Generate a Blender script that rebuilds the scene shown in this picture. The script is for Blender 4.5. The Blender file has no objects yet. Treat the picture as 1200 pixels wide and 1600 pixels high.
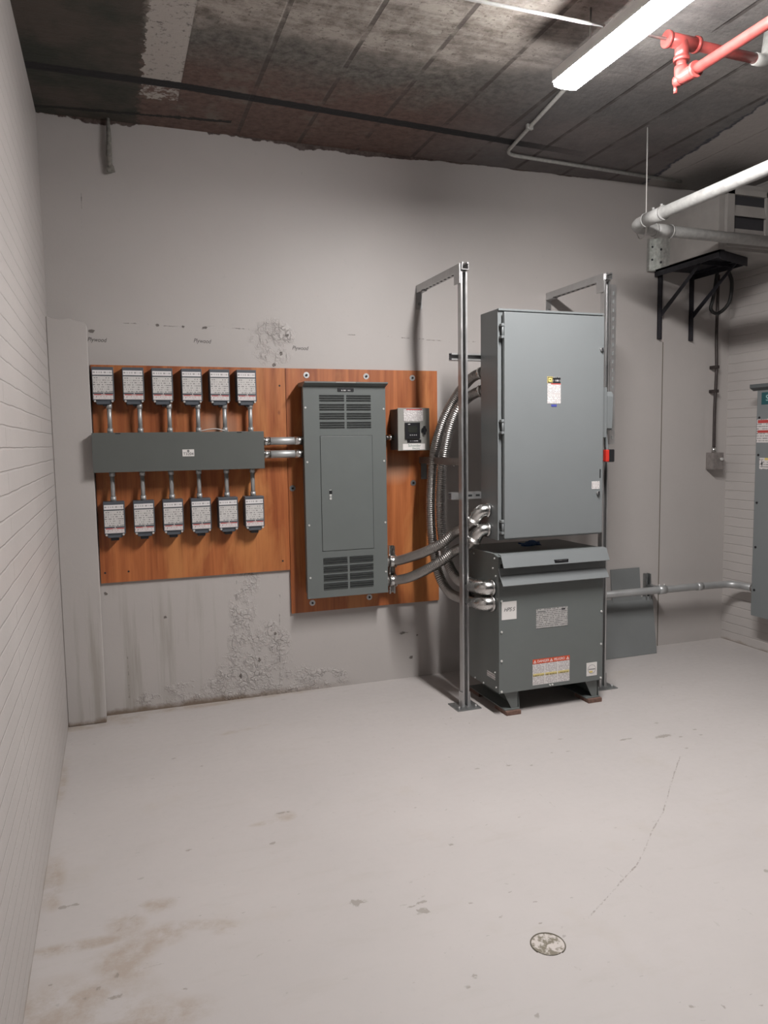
import bpy, bmesh, math, random
import numpy as np
from mathutils import Vector, Matrix

random.seed(4)
S = bpy.context.scene
C = S.collection

# ------------------------------------------------------------------ camera
cam_d = bpy.data.cameras.new('camera')
cam = bpy.data.objects.new('camera', cam_d)
C.objects.link(cam)
S.camera = cam
right = Vector((0.9412625, -0.3373316, -0.0152404))
up = Vector((0.0457040, 0.0825511, 0.9955383))
fwd = Vector((0.3345684, 0.9377594, -0.0931197))
m3 = Matrix((right, up, -fwd)).transposed()
cam.matrix_world = Matrix.Translation((0, 0, 1.6)) @ m3.to_4x4()
cam_d.sensor_fit = 'VERTICAL'
cam_d.sensor_height = 36.0
cam_d.lens = 36.0 * 1182.95 / 1600.0
cam_d.clip_start = 0.05

# ------------------------------------------------------------------ world, exposure
W = bpy.data.worlds.new('world')
S.world = W
W.use_nodes = True
W.node_tree.nodes['Background'].inputs[0].default_value = (0.9, 0.92, 1.0, 1)
W.node_tree.nodes['Background'].inputs[1].default_value = 0.0
vs = S.view_settings
vs.view_transform = 'Standard'
vs.look = 'None'
vs.gamma = 1.0
vs.use_curve_mapping = False
vs.exposure = 0.0

LAMP_X, LAMP_Z = 1.99, 3.17
LAMP_POWER = 275.0        # emission of the strip diffuser
LAMP_COL = (1.0, 0.965, 0.95)
LAMPS = [(1.86, 3.08)]

# ------------------------------------------------------------------ materials
MATS = {}


def nm(name):
    m = bpy.data.materials.new(name)
    m.use_nodes = True
    nt = m.node_tree
    b = nt.nodes['Principled BSDF']
    MATS[name] = m
    return m, nt, b


class N:
    def __init__(s, nt):
        s.nt = nt

    def new(s, t, **k):
        n = s.nt.nodes.new(t)
        for a, v in k.items():
            setattr(n, a, v)
        return n

    def link(s, a, b):
        s.nt.links.new(a, b)

    def coord(s, which='Object'):
        return s.new('ShaderNodeTexCoord').outputs[which]

    def mapping(s, src, scale=(1, 1, 1), rot=(0, 0, 0)):
        n = s.new('ShaderNodeMapping')
        s.link(src, n.inputs[0])
        n.inputs['Scale'].default_value = scale
        n.inputs['Rotation'].default_value = rot
        return n.outputs[0]

    def noise(s, src, scale, detail=4, rough=.55, dist=0):
        n = s.new('ShaderNodeTexNoise')
        s.link(src, n.inputs['Vector'])
        n.inputs['Scale'].default_value = scale
        n.inputs['Detail'].default_value = detail
        n.inputs['Roughness'].default_value = rough
        n.inputs['Distortion'].default_value = dist
        return n.outputs['Fac']

    def val(s, x):
        n = s.new('ShaderNodeValue')
        n.outputs[0].default_value = x
        return n.outputs[0]

    def math(s, op, a, b=None, c=None):
        n = s.new('ShaderNodeMath', operation=op)
        for i, x in enumerate((a, b, c)):
            if x is None:
                continue
            if isinstance(x, (int, float)):
                n.inputs[i].default_value = x
            else:
                s.link(x, n.inputs[i])
        return n.outputs[0]

    def ramp(s, x, lo, hi, a=0., b=1.):
        n = s.new('ShaderNodeMapRange')
        n.clamp = True
        s.link(x, n.inputs[0])
        for i, v in enumerate((lo, hi, a, b)):
            n.inputs[i + 1].default_value = v
        return n.outputs[0]

    def mix(s, f, a, b, mode='MIX'):
        n = s.new('ShaderNodeMix', data_type='RGBA', blend_type=mode)
        if isinstance(f, (int, float)):
            n.inputs[0].default_value = f
        else:
            s.link(f, n.inputs[0])
        for i, x in ((6, a), (7, b)):
            if isinstance(x, (tuple, list)):
                n.inputs[i].default_value = (x[0], x[1], x[2], 1)
            else:
                s.link(x, n.inputs[i])
        return n.outputs[2]

    def sep(s, src):
        n = s.new('ShaderNodeSeparateXYZ')
        s.link(src, n.inputs[0])
        return n.outputs

    def attr(s, name):
        n = s.new('ShaderNodeAttribute', attribute_name=name)
        return n.outputs['Fac']

    def bump(s, h, strength, dist, bsdf=None):
        n = s.new('ShaderNodeBump')
        n.inputs['Strength'].default_value = strength
        n.inputs['Distance'].default_value = dist
        s.link(h, n.inputs['Height'])
        if bsdf:
            s.link(n.outputs[0], bsdf.inputs['Normal'])
        return n.outputs[0]


def simple(name, col, rough=.5, metal=0., var=.0, scale=20, bump=0., rvar=0., spec=None, stretch=(1, 1, 1)):
    m, nt, b = nm(name)
    n = N(nt)
    b.inputs['Base Color'].default_value = (*col, 1)
    b.inputs['Roughness'].default_value = rough
    b.inputs['Metallic'].default_value = metal
    if spec is not None:
        b.inputs['Specular IOR Level'].default_value = spec
    f = n.noise(n.mapping(n.coord(), stretch), scale)
    if var:
        lo = tuple(c * (1 - var) for c in col)
        hi = tuple(min(1, c * (1 + var)) for c in col)
        n.link(n.mix(n.ramp(f, .3, .7), lo, hi), b.inputs['Base Color'])
    if rvar:
        n.link(n.ramp(f, .3, .7, rough - rvar, rough + rvar), b.inputs['Roughness'])
    if bump:
        n.bump(f, .5, bump, b)
    return m


simple('grey_enamel', (.132, .146, .142), .36, var=.03, scale=6, bump=.0002)
simple('wireway_grey', (.100, .108, .102), .40, var=.03, scale=6)
simple('grey_enamel_light', (.170, .184, .188), .34, var=.02, scale=4, bump=.0002)  # same paint as grey_enamel, lightened to hold the lamplight on the switch box
simple('screw_zinc', (.62, .62, .60), .35, .35)
simple('grey_enamel_dark', (.085, .095, .098), .60, var=.05, scale=8)
simple('module_grey', (.075, .085, .10), .45, var=.06, scale=30)
simple('meter_grey', (.26, .26, .24), .38, var=.04, scale=10)
simple('galvanised', (.50, .50, .50), .38, .9, var=.07, scale=14, rvar=.04)
simple('galvanised_dull', (.33, .34, .34), .45, .9, var=.15, scale=40, rvar=.08)
simple('zinc_bright', (.60, .595, .58), .27, 1.0, var=.06, scale=14, rvar=.04)
simple('flex_steel', (.36, .345, .33), .43, 1.0, var=.08, scale=12)
simple('emt_steel', (.44, .45, .45), .46, .6, var=.06, scale=12, rvar=.04)
simple('emt_painted', (.42, .42, .40), .5, .3, var=.15, scale=60)
simple('black_plastic', (.012, .012, .014), .35)
simple('black_slot', (.004, .005, .006), .8)
simple('screen_glass', (.03, .032, .028), .12)
simple('button_grey', (.35, .35, .36), .4)
simple('white_paper', (.66, .64, .62), .55, var=.02)
simple('dirty_white', (.56, .54, .52), .6, var=.05)
simple('label_red', (.42, .05, .045), .5)
simple('label_orange_red', (.56, .08, .03), .5)
simple('label_yellow', (.62, .50, .16), .5)
simple('label_blue', (.06, .07, .28), .4)
simple('label_teal', (.012, .075, .085), .4)
simple('ink', (.03, .03, .035), .6)
simple('ink_grey', (.16, .16, .16), .6)
simple('ink_green', (.05, .13, .09), .6)
simple('pencil', (.07, .065, .06), .8)
simple('white_ink', (.75, .75, .75), .5)
simple('teal_ink', (.35, .55, .55), .5)
simple('black_iron', (.022, .022, .028), .5, .3, var=.25, scale=40)
simple('brown_pad', (.15, .085, .065), .8, var=.3, scale=60, bump=.001)
simple('red_pipe', (.27, .05, .045), .32, var=.2, scale=30)
simple('grip_red', (.50, .03, .02), .4)
simple('white_pipe', (.34, .34, .33), .5, var=.14, scale=35, bump=.0008)
simple('white_wire', (.55, .54, .52), .5)
simple('old_conduit', (.035, .026, .024), .55, var=.4, scale=30)
simple('old_box', (.21, .19, .18), .5, .2, var=.2, scale=30)
simple('duct_paint', (.30, .285, .27), .55, var=.08, scale=8)
simple('duct_zinc', (.47, .48, .46), .42, .75, var=.25, scale=40)
simple('louvre_dark', (.03, .03, .035), .6)
simple('blue_cloth', (.02, .07, .18), .85, var=.3, scale=60)
simple('sheet_grey', (.17, .18, .18), .42, var=.04, scale=6)
simple('lamp_white', (.75, .75, .75), .5)
simple('rubber_black', (.02, .02, .02), .6)
simple('dark_line', (.13, .115, .09), .9)
simple('drip_dirty', (.20, .19, .17), .8, var=.3, scale=50)

m, nt, b = nm('lamp_light')
b.inputs['Base Color'].default_value = (.9, .9, .9, 1)
b.inputs['Emission Color'].default_value = (*LAMP_COL, 1)
b.inputs['Emission Strength'].default_value = LAMP_POWER


def print_mat(name, paper, ink, rows, axis=0, rough=.5, density=.47, wordscale=130):
    """paper with rows of small illegible print; axis: horizontal axis of the text"""
    m, nt, b = nm(name)
    n = N(nt)
    xyz = n.sep(n.coord())
    h, z = xyz[axis], xyz[2]
    r = n.math('MULTIPLY', z, rows)
    fr = n.math('FRACT', r)
    fl = n.math('FLOOR', r)
    cmb = n.new('ShaderNodeCombineXYZ')
    n.link(n.math('MULTIPLY', h, wordscale), cmb.inputs[0])
    n.link(n.math('MULTIPLY', fl, 7.31), cmb.inputs[1])
    w = n.noise(cmb.outputs[0], 1.0, 3, .7)
    on = n.math('MULTIPLY', n.math('GREATER_THAN', w, density), n.math('GREATER_THAN', fr, .52))
    col = n.mix(n.math('MULTIPLY', on, .75), paper, ink)
    n.link(col, b.inputs['Base Color'])
    b.inputs['Roughness'].default_value = rough
    return m


print_mat('print_module', (.56, .545, .53), (.12, .12, .12), 80, density=.52)
print_mat('print_strip', (.70, .68, .68), (.22, .22, .22), 55, density=.50)
print_mat('print_white', (.64, .62, .61), (.16, .12, .13), 150)
print_mat('print_pink', (.62, .585, .58), (.34, .18, .18), 110, density=.53)
print_mat('print_plate', (.40, .39, .38), (.06, .06, .06), 90)
print_mat('print_side', (.60, .57, .56), (.12, .12, .12), 60, axis=1)
print_mat('print_black', (.01, .01, .012), (.6, .6, .6), 45, density=.5, wordscale=200)
print_mat('print_yellow', (.62, .52, .22), (.10, .08, .03), 50)


def paint(name, col, rough, line=0.5, brick=None):
    """painted masonry: 'chip' 'line' 'rust' 'peel' 'ragged' attributes carry the wear of the place"""
    m, nt, b = nm(name)
    n = N(nt)
    co = n.coord()
    big = n.noise(co, 1.1, 5)
    fine = n.noise(co, 26, 6, .65)
    grit = n.noise(co, 160, 3, .6)
    c = n.mix(n.ramp(big, .35, .68), tuple(x * .955 for x in col), tuple(min(1, x * 1.035) for x in col))
    c = n.mix(n.ramp(fine, .62, .80, 0, .30), c, tuple(x * .80 for x in col))
    h = n.math('ADD', n.math('MULTIPLY', fine, .7), n.math('MULTIPLY', grit, .25))
    return m, nt, b, n, co, c, h, big, fine, grit


# floor
m, nt, b, n, co, c, h, big, fine, grit = paint('floor_paint', (.445, .418, .405), .42)
streak = n.noise(n.mapping(co, (1.2, 5, 1), (0, 0, .15)), 2.4, 7, .62)
c = n.mix(n.ramp(streak, .56, .80, 0, .35), c, (.37, .34, .31))
warm = n.noise(co, 2.3, 6, .6)
c = n.mix(n.ramp(warm, .60, .78, 0, .35), c, (.375, .33, .27))
rust = n.attr('rust')
rn = n.noise(co, 9, 6, .7)
rm = n.math('MULTIPLY', rust, n.ramp(rn, .38, .60))
c = n.mix(n.math('MULTIPLY', rm, .45), c, (.27, .19, .115))
d = n.math('SUBTRACT', .1, n.attr('line'))
wob = n.noise(co, 38, 5, .7)
dd = n.math('ADD', d, n.ramp(wob, .3, .7, -.0035, .0035))
lm = n.ramp(dd, .0006, .0028, 1, 0)
c = n.mix(n.math('MULTIPLY', lm, .55), c, (.16, .13, .11))
d2 = n.math('SUBTRACT', .1, n.attr('scratch'))
dd2 = n.math('ADD', d2, n.ramp(wob, .3, .7, -.004, .006))
c = n.mix(n.math('MULTIPLY', n.ramp(dd2, .001, .004, 1, 0), .38), c, (.26, .23, .20))
chip = n.attr('chip')
ch = n.math('ADD', chip, n.ramp(wob, .25, .75, -.55, .55))
cm = n.ramp(ch, .42, .60)
c = n.mix(n.math('MULTIPLY', cm, .62), c, (.22, .20, .17))
speck = n.math('MULTIPLY', n.ramp(n.noise(n.mapping(co, (1, 2.2, 1)), 21, 3, .5), .700, .725), n.ramp(big, .40, .60))
c = n.mix(n.math('MULTIPLY', speck, .6), c, (.20, .18, .16))
n.link(c, b.inputs['Base Color'])
b.inputs['Roughness'].default_value = .46
n.link(n.ramp(fine, .3, .7, .38, .56), b.inputs['Roughness'])
hh = n.math('SUBTRACT', n.math('MULTIPLY', h, .35), n.math('ADD', n.math('MULTIPLY', cm, .6), n.math('MULTIPLY', lm, .8)))
n.bump(hh, .35, .003, b)

# back wall
m, nt, b, n, co, c, h, big, fine, grit = paint('wall_paint', (.43, .404, .388), .5)
xyz = n.sep(co)
vst = n.noise(n.mapping(co, (9, 9, .55)), 1.6, 5, .6)
low = n.math('MULTIPLY', n.ramp(xyz[2], .85, .55), n.ramp(xyz[0], .75, .35))
c = n.mix(n.math('MULTIPLY', low, n.ramp(vst, .50, .66, 0, .55)), c, (.26, .24, .205))
patch = n.noise(co, 3.1, 4, .5)
c = n.mix(n.ramp(patch, .60, .72, 0, .16), c, (.41, .385, .37))
wob = n.noise(co, 45, 5, .7)
d = n.math('ADD', n.math('SUBTRACT', .1, n.attr('line')), n.ramp(wob, .3, .7, -.004, .005))
lm = n.ramp(d, .0004, .0028, 1, 0)
brk = n.ramp(n.noise(co, 7, 2), .42, .52)
lm = n.math('MULTIPLY', lm, brk)
c = n.mix(n.math('MULTIPLY', lm, .45), c, (.13, .11, .10))
ch = n.math('ADD', n.attr('chip'), n.ramp(wob, .25, .75, -.5, .5))
cm = n.ramp(ch, .45, .62)
c = n.mix(n.math('MULTIPLY', cm, .8), c, (.08, .065, .055))
peel = n.attr('peel')
flake = n.new('ShaderNodeTexVoronoi')
flake.feature = 'DISTANCE_TO_EDGE'
dv = n.new('ShaderNodeVectorMath', operation='MULTIPLY_ADD')
nz = n.new('ShaderNodeTexNoise')
n.link(co, nz.inputs['Vector'])
nz.inputs['Scale'].default_value = 22
n.link(nz.outputs['Color'], dv.inputs[0])
dv.inputs[1].default_value = (.09, .09, .09)
n.link(co, dv.inputs[2])
n.link(n.mapping(dv.outputs[0], (1, 1, .6)), flake.inputs['Vector'])
flake.inputs['Scale'].default_value = 27
fe = n.ramp(flake.outputs['Distance'], .0, .09)
pn = n.ramp(n.noise(co, 11, 5, .7), .44, .60)
pm = n.math('MULTIPLY', n.ramp(peel, .10, .45), pn)
crk = n.math('MULTIPLY', pm, n.ramp(flake.outputs['Distance'], .028, .0))
c = n.mix(n.math('MULTIPLY', crk, .22), c, (.12, .10, .09))
base = n.math('ADD', xyz[2], n.ramp(n.noise(co, 6, 5, .7), .3, .7, -.02, .02))
bd = n.math('MULTIPLY', n.ramp(base, .040, .010), n.ramp(xyz[0], 1.5, .7))
c = n.mix(n.math('MULTIPLY', bd, .85), c, (.14, .095, .06))
hz = n.math('ADD', xyz[2], n.math('MULTIPLY', n.ramp(n.noise(co, 2.2, 6, .60), .3, .7, -.055, .045), n.ramp(xyz[0], .9, 2.0, 1, .3)))
rag = n.ramp(n.math('ADD', hz, n.ramp(xyz[0], -.3, 3.6, .0, -.02)), 3.383, 3.388)
c = n.mix(rag, c, n.mix(n.ramp(fine, .4, .6), (.045, .026, .022), (.10, .075, .065)))
n.link(c, b.inputs['Base Color'])
b.inputs['Roughness'].default_value = .52
hp = n.math('MULTIPLY', pm, n.math('MULTIPLY', fe, 1.5))
hh = n.math('SUBTRACT', n.math('ADD', n.math('MULTIPLY', h, .3), hp), n.math('ADD', n.math('MULTIPLY', cm, 1.5), n.math('MULTIPLY', lm, .8)))
n.bump(hh, .8, .004, b)


# painted brick
def brick_mat(name, col):
    m, nt, b = nm(name)
    n = N(nt)
    co = n.coord()
    x = n.sep(co)
    cmb = n.new('ShaderNodeCombineXYZ')
    n.link(x[1], cmb.inputs[0])
    n.link(x[2], cmb.inputs[1])
    wv = n.noise(co, 6, 3)
    ad = n.math('ADD', x[2], n.ramp(wv, .3, .7, -.002, .002))
    n.link(ad, cmb.inputs[1])
    br = n.new('ShaderNodeTexBrick')
    n.link(cmb.outputs[0], br.inputs['Vector'])
    br.inputs['Scale'].default_value = 1
    br.inputs['Mortar Size'].default_value = .0045
    br.inputs['Mortar Smooth'].default_value = .6
    br.inputs['Brick Width'].default_value = 2.6
    br.inputs['Row Height'].default_value = .0693
    big = n.noise(co, 1.4, 5)
    fine = n.noise(co, 45, 5, .65)
    br.inputs['Color1'].default_value = (1, 1, 1, 1)
    br.inputs['Color2'].default_value = (1, 1, 1, 1)
    br.inputs['Mortar'].default_value = (0, 0, 0, 1)
    c = n.mix(n.ramp(big, .35, .65), tuple(v * .95 for v in col), tuple(v * 1.04 for v in col))
    pits = n.ramp(n.noise(co, 33, 3), .73, .76)
    c = n.mix(n.math('MULTIPLY', pits, .5), c, tuple(v * .45 for v in col))
    # browner just above the floor, with a ragged edge
    bs = n.math('ADD', x[2], n.ramp(n.noise(co, 7, 5, .7), .3, .7, -.02, .02))
    c = n.mix(n.ramp(bs, .02, .0, 0, .5), c, (.22, .17, .12))
    n.link(c, b.inputs['Base Color'])
    b.inputs['Roughness'].default_value = .48
    hh = n.math('SUBTRACT', n.math('MULTIPLY', fine, .25), n.math('ADD', br.outputs['Fac'], n.math('MULTIPLY', pits, .7)))
    n.bump(hh, .8, .0035, b)
    return m


brick_mat('brick_paint', (.43, .404, .388))

# ceiling: board marked concrete, soot, rust, one repaired patch
m, nt, b = nm('ceiling_concrete')
n = N(nt)
co = n.coord()
X = n.sep(co)
big = n.noise(co, 2.2, 6, .65)
fine = n.noise(co, 24, 6, .7)
rows = n.noise(n.mapping(co, (1.3, 7, 1), (0, 0, -.06)), 1.6, 7, .72)
brown = n.mix(n.ramp(fine, .35, .65), (.085, .052, .042), (.15, .095, .08))
soot = n.mix(n.ramp(fine, .35, .65), (.06, .055, .048), (.17, .16, .145))
tan = n.mix(n.ramp(n.math('ADD', n.math('MULTIPLY', rows, .5), n.math('MULTIPLY', n.noise(co, 9, 6, .75), .5)), .40, .56), (.12, .10, .085), (.36, .325, .29))
tan = n.mix(n.ramp(n.noise(co, 55, 3), .60, .68, 0, .7), tan, (.10, .085, .07))
yw = n.math('ADD', X[1], n.ramp(big, .3, .7, -.16, .16))
c = n.mix(n.ramp(yw, 4.02, 3.72), brown, soot)
c = n.mix(n.ramp(n.math('ADD', yw, n.math('MULTIPLY', X[0], .06)), 3.70, 3.52), c, tan)
mott = n.ramp(n.noise(co, 3.7, 6, .7), .56, .66)
c = n.mix(n.math('MULTIPLY', mott, .55), c, (.17, .155, .135))
# greener, darker bay beside the left wall
dk = n.ramp(n.math('ADD', X[0], n.ramp(fine, .3, .7, -.02, .02)), .235, .205)
c = n.mix(dk, c, n.mix(n.ramp(big, .4, .6), (.03, .034, .026), (.075, .06, .05)))
# plaster patch between the first two joints
px_ = n.math('ADD', X[0], n.ramp(n.noise(co, 16, 5, .7), .3, .7, -.022, .022))
pm = n.math('MULTIPLY', n.math('MULTIPLY', n.math('GREATER_THAN', px_, .225), n.math('LESS_THAN', X[0], .412)),
            n.math('LESS_THAN', n.math('ADD', X[1], n.ramp(fine, .3, .7, -.05, .05)), 4.30))
pm = n.math('MULTIPLY', pm, n.math('SUBTRACT', 1.0, n.math('MULTIPLY', n.math('GREATER_THAN', X[1], 4.13), n.ramp(fine, .45, .55))))
c = n.mix(pm, c, n.mix(n.ramp(n.noise(co, 40, 4, .7), .30, .44), (.12, .11, .10), (.42, .39, .36)))
dark = n.mix(n.ramp(big, .35, .65), (.11, .11, .115), (.19, .185, .185))
c = n.mix(n.math('MULTIPLY', n.ramp(X[0], 1.7, 2.4), .7), c, dark)
# joints along the room
s = n.math('FRACT', n.math('DIVIDE', n.math('ADD', X[0], .325), .372))
sj = n.math('ABSOLUTE', n.math('SUBTRACT', s, .97))
jm = n.math('MULTIPLY', n.ramp(sj, .045, .025), n.ramp(n.noise(co, 5, 4), .36, .50))
jm = n.math('MULTIPLY', jm, n.ramp(X[0], .4, .45, .0, 1))
c = n.mix(n.math('MULTIPLY', jm, .75), c, (.05, .04, .035))
# black bitumen line across, and a short second one
ln = n.math('SUBTRACT', X[1], n.math('ADD', 4.10, n.math('MULTIPLY', n.math('MAXIMUM', X[0], .4), .07)))
ln = n.math('ABSOLUTE', n.math('SUBTRACT', ln, 0.0))
c = n.mix(n.math('MULTIPLY', n.ramp(X[0], 3.0, 2.4), n.ramp(n.math('ADD', ln, n.ramp(fine, .3, .7, -.004, .004)), .042, .034)), c, (.008, .008, .010))
l2 = n.math('ABSOLUTE', n.math('SUBTRACT', X[1], n.math('SUBTRACT', 4.56, n.math('MULTIPLY', X[0], .10))))
l2m = n.math('MULTIPLY', n.ramp(n.math('ADD', l2, n.ramp(fine, .3, .7, -.012, .012)), .020, .012), n.math('LESS_THAN', X[0], .72))
c = n.mix(l2m, c, (.012, .012, .012))
# painted soffit along the right wall with a sooty ragged edge
ed = n.math('SUBTRACT', X[0], n.math('ADD', 3.47, n.math('MULTIPLY', n.math('SUBTRACT', X[1], 3.5), .17)))
ed = n.math('ADD', ed, n.ramp(n.noise(co, 8, 5, .7), .3, .7, -.03, .03))
c = n.mix(n.ramp(ed, -.02, .0), c, (.04, .045, .06))
c = n.mix(n.ramp(ed, .005, .02), c, (.33, .31, .295))
n.link(c, b.inputs['Base Color'])
b.inputs['Roughness'].default_value = .75
n.bump(n.math('ADD', n.math('MULTIPLY', fine, .8), n.math('ADD', rows, n.math('MULTIPLY', jm, -.8))), .7, .008, b)

# plywood stained orange
m, nt, b = nm('orange_plywood')
n = N(nt)
co = n.coord()
gr = n.noise(n.mapping(co, (11, 11, .55)), 1.5, 6, .6, .9)
gr2 = n.noise(n.mapping(co, (70, 70, 2.2)), 1.5, 4, .6)
bg = n.noise(n.mapping(co, (2.3, 2.3, .7)), 1.6, 5, .6, .6)
c = n.mix(n.ramp(gr, .34, .66), (.25, .066, .020), (.46, .150, .046))
c = n.mix(n.ramp(bg, .50, .66, 0, .75), c, (.52, .215, .070))
c = n.mix(n.ramp(gr2, .5, .75, 0, .35), c, (.19, .05, .02))
vk = n.new('ShaderNodeTexVoronoi')
n.link(n.mapping(co, (1, 1, .55)), vk.inputs['Vector'])
vk.inputs['Scale'].default_value = 5.2
kn = n.ramp(vk.outputs['Distance'], .075, .045)
c = n.mix(n.math('MULTIPLY', kn, .75), c, (.10, .025, .012))
x = n.sep(co)
# pale scuffed patch low on the board
dx = n.math('SUBTRACT', x[0], .70)
dz = n.math('SUBTRACT', x[2], .90)
rr = n.math('SQRT', n.math('ADD', n.math('MULTIPLY', n.math('MULTIPLY', dx, dx), .55), n.math('MULTIPLY', dz, dz)))
c = n.mix(n.ramp(n.math('ADD', rr, n.ramp(bg, .3, .7, -.02, .02)), .11, .02, 0, .55), c, (.42, .27, .19))
n.link(c, b.inputs['Base Color'])
n.link(n.ramp(gr, .3, .7, .38, .5), b.inputs['Roughness'])
n.bump(gr2, .25, .001, b)

m, nt, b = nm('plywood_edge')
n = N(nt)
x = n.sep(n.coord())
c = n.mix(n.math('GREATER_THAN', n.math('FRACT', n.math('MULTIPLY', x[1], 300)), .5), (.16, .05, .025), (.26, .11, .05))
n.link(c, b.inputs['Base Color'])


# ------------------------------------------------------------------ mesh builder
class MB:
    def __init__(s):
        s.bm = bmesh.new()

    def verts(s, vl, fl, smooth=False):
        vs_ = [s.bm.verts.new(v) for v in vl]
        for f in fl:
            try:
                fc = s.bm.faces.new([vs_[i] for i in f])
                fc.smooth = smooth
            except ValueError:
                pass
        return vs_

    def box(s, x0, x1, y0, y1, z0, z1, bev=0.):
        b_ = bmesh.new()
        bmesh.ops.create_cube(b_, size=1)
        for v in b_.verts:
            v.co = Vector(((x0 + x1) / 2 + v.co.x * (x1 - x0), (y0 + y1) / 2 + v.co.y * (y1 - y0), (z0 + z1) / 2 + v.co.z * (z1 - z0)))
        if bev:
            bmesh.ops.bevel(b_, geom=list(b_.edges), offset=bev, segments=2, affect='EDGES', profile=.6)
        s.merge(b_)
        return s

    def merge(s, b_):
        me = bpy.data.meshes.new('t')
        b_.to_mesh(me)
        b_.free()
        s.bm.from_mesh(me)
        bpy.data.meshes.remove(me)

    def prism(s, poly, y0, y1, axis='y', bev=0.):
        """poly in the plane across the axis: axis y -> (x,z); axis x -> (y,z); axis z -> (x,y)"""
        def P(a, t):
            return {'y': (a[0], t, a[1]), 'x': (t, a[0], a[1]), 'z': (a[0], a[1], t)}[axis]
        k = len(poly)
        vl = [P(a, y0) for a in poly] + [P(a, y1) for a in poly]
        fl = [list(range(k))[::-1], [i + k for i in range(k)]] + [[i, (i + 1) % k, (i + 1) % k + k, i + k] for i in range(k)]
        b_ = bmesh.new()
        vs_ = [b_.verts.new(v) for v in vl]
        for f in fl:
            b_.faces.new([vs_[i] for i in f])
        bmesh.ops.recalc_face_normals(b_, faces=b_.faces)
        if bev:
            bmesh.ops.bevel(b_, geom=list(b_.edges), offset=bev, segments=1, affect='EDGES')
        s.merge(b_)
        return s

    def tube(s, pts, r, n_=14, cap=True):
        """r: number or list of radii"""
        pts = [Vector(p) for p in pts]
        k = len(pts)
        rr = r if isinstance(r, (list, tuple)) else [r] * k
        t0 = (pts[1] - pts[0]).normalized()
        a = Vector((0, 0, 1)) if abs(t0.z) < .9 else Vector((1, 0, 0))
        u = t0.cross(a).normalized()
        rings = []
        for i, p in enumerate(pts):
            t = (pts[min(i + 1, k - 1)] - pts[max(i - 1, 0)])
            if t.length < 1e-9:
                t = t0
            t.normalize()
            u = (u - t * u.dot(t))
            u.normalize()
            w = t.cross(u)
            rings.append([s.bm.verts.new(p + (u * math.cos(q) + w * math.sin(q)) * rr[i]) for q in [2 * math.pi * j / n_ for j in range(n_)]])
        for i in range(k - 1):
            for j in range(n_):
                f = s.bm.faces.new([rings[i][j], rings[i][(j + 1) % n_], rings[i + 1][(j + 1) % n_], rings[i + 1][j]])
                f.smooth = True
        if cap:
            s.bm.faces.new(rings[0][::-1])
            s.bm.faces.new(rings[-1])
        return s

    def cyl(s, p, q, r, n_=20):
        """a turned disc or rod with sharp ends"""
        p = Vector(p)
        q = Vector(q)
        return s.tube([p, q], r, n_)

    def build(s, name, mat, parent=None, smooth=None):
        bmesh.ops.recalc_face_normals(s.bm, faces=s.bm.faces)
        org = ORG.get(parent, Vector((0, 0, 0))) if parent else Vector((0, 0, 0))
        if org.length:
            bmesh.ops.translate(s.bm, verts=s.bm.verts, vec=-org)
        me = bpy.data.meshes.new(name)
        s.bm.to_mesh(me)
        s.bm.free()
        if mat == 'zinc_bright' and ('screw' in name or 'latch' in name):
            mat = 'screw_zinc'
        me.materials.append(MATS[mat])
        o = bpy.data.objects.new(name, me)
        C.objects.link(o)
        if parent:
            o.parent = parent
            ORG[o] = org
        return o


ORG = {}


def box(name, mat, x0, x1, y0, y1, z0, z1, parent=None, bev=0.):
    return MB().box(x0, x1, y0, y1, z0, z1, bev).build(name, mat, parent)


def tag(o, label, cat, group=None, kind=None):
    o['label'] = label
    o['category'] = cat
    if group:
        o['group'] = group
    if kind:
        o['kind'] = kind
    return o


def thing(name, loc, label, cat, group=None):
    o = bpy.data.objects.new(name, None)
    o.empty_display_size = .05
    C.objects.link(o)
    o.location = loc
    ORG[o] = Vector(loc)
    return tag(o, label, cat, group)


def copy_tree(o, parent=None):
    c_ = o.copy()
    C.objects.link(c_)
    if parent:
        c_.parent = parent
    for k in list(o.children):
        copy_tree(k, c_)
    return c_


def crom(pts, step=.004):
    """smooth curve through points, evenly resampled"""
    P = [Vector(p) for p in pts]
    P = [P[0] * 2 - P[1]] + P + [P[-1] * 2 - P[-2]]
    out = []
    for i in range(1, len(P) - 2):
        a, b_, c_, d_ = P[i - 1:i + 3]
        L = max(2, int((c_ - b_).length / step))
        for j in range(L):
            t = j / L
            out.append(.5 * ((2 * b_) + (c_ - a) * t + (2 * a - 5 * b_ + 4 * c_ - d_) * t * t + (3 * b_ - a - 3 * c_ + d_) * t ** 3))
    out.append(P[-2])
    return out


def fillet(pts, r, n_=8):
    P = [Vector(p) for p in pts]
    out = [P[0]]
    for i in range(1, len(P) - 1):
        a = (P[i - 1] - P[i]).normalized()
        c_ = (P[i + 1] - P[i]).normalized()
        s0 = P[i] + a * r
        s1 = P[i] + c_ * r
        for j in range(n_ + 1):
            t = j / n_
            out.append(s0 * (1 - t) ** 2 + P[i] * 2 * t * (1 - t) + s1 * t * t)
    out.append(P[-1])
    return out


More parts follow.
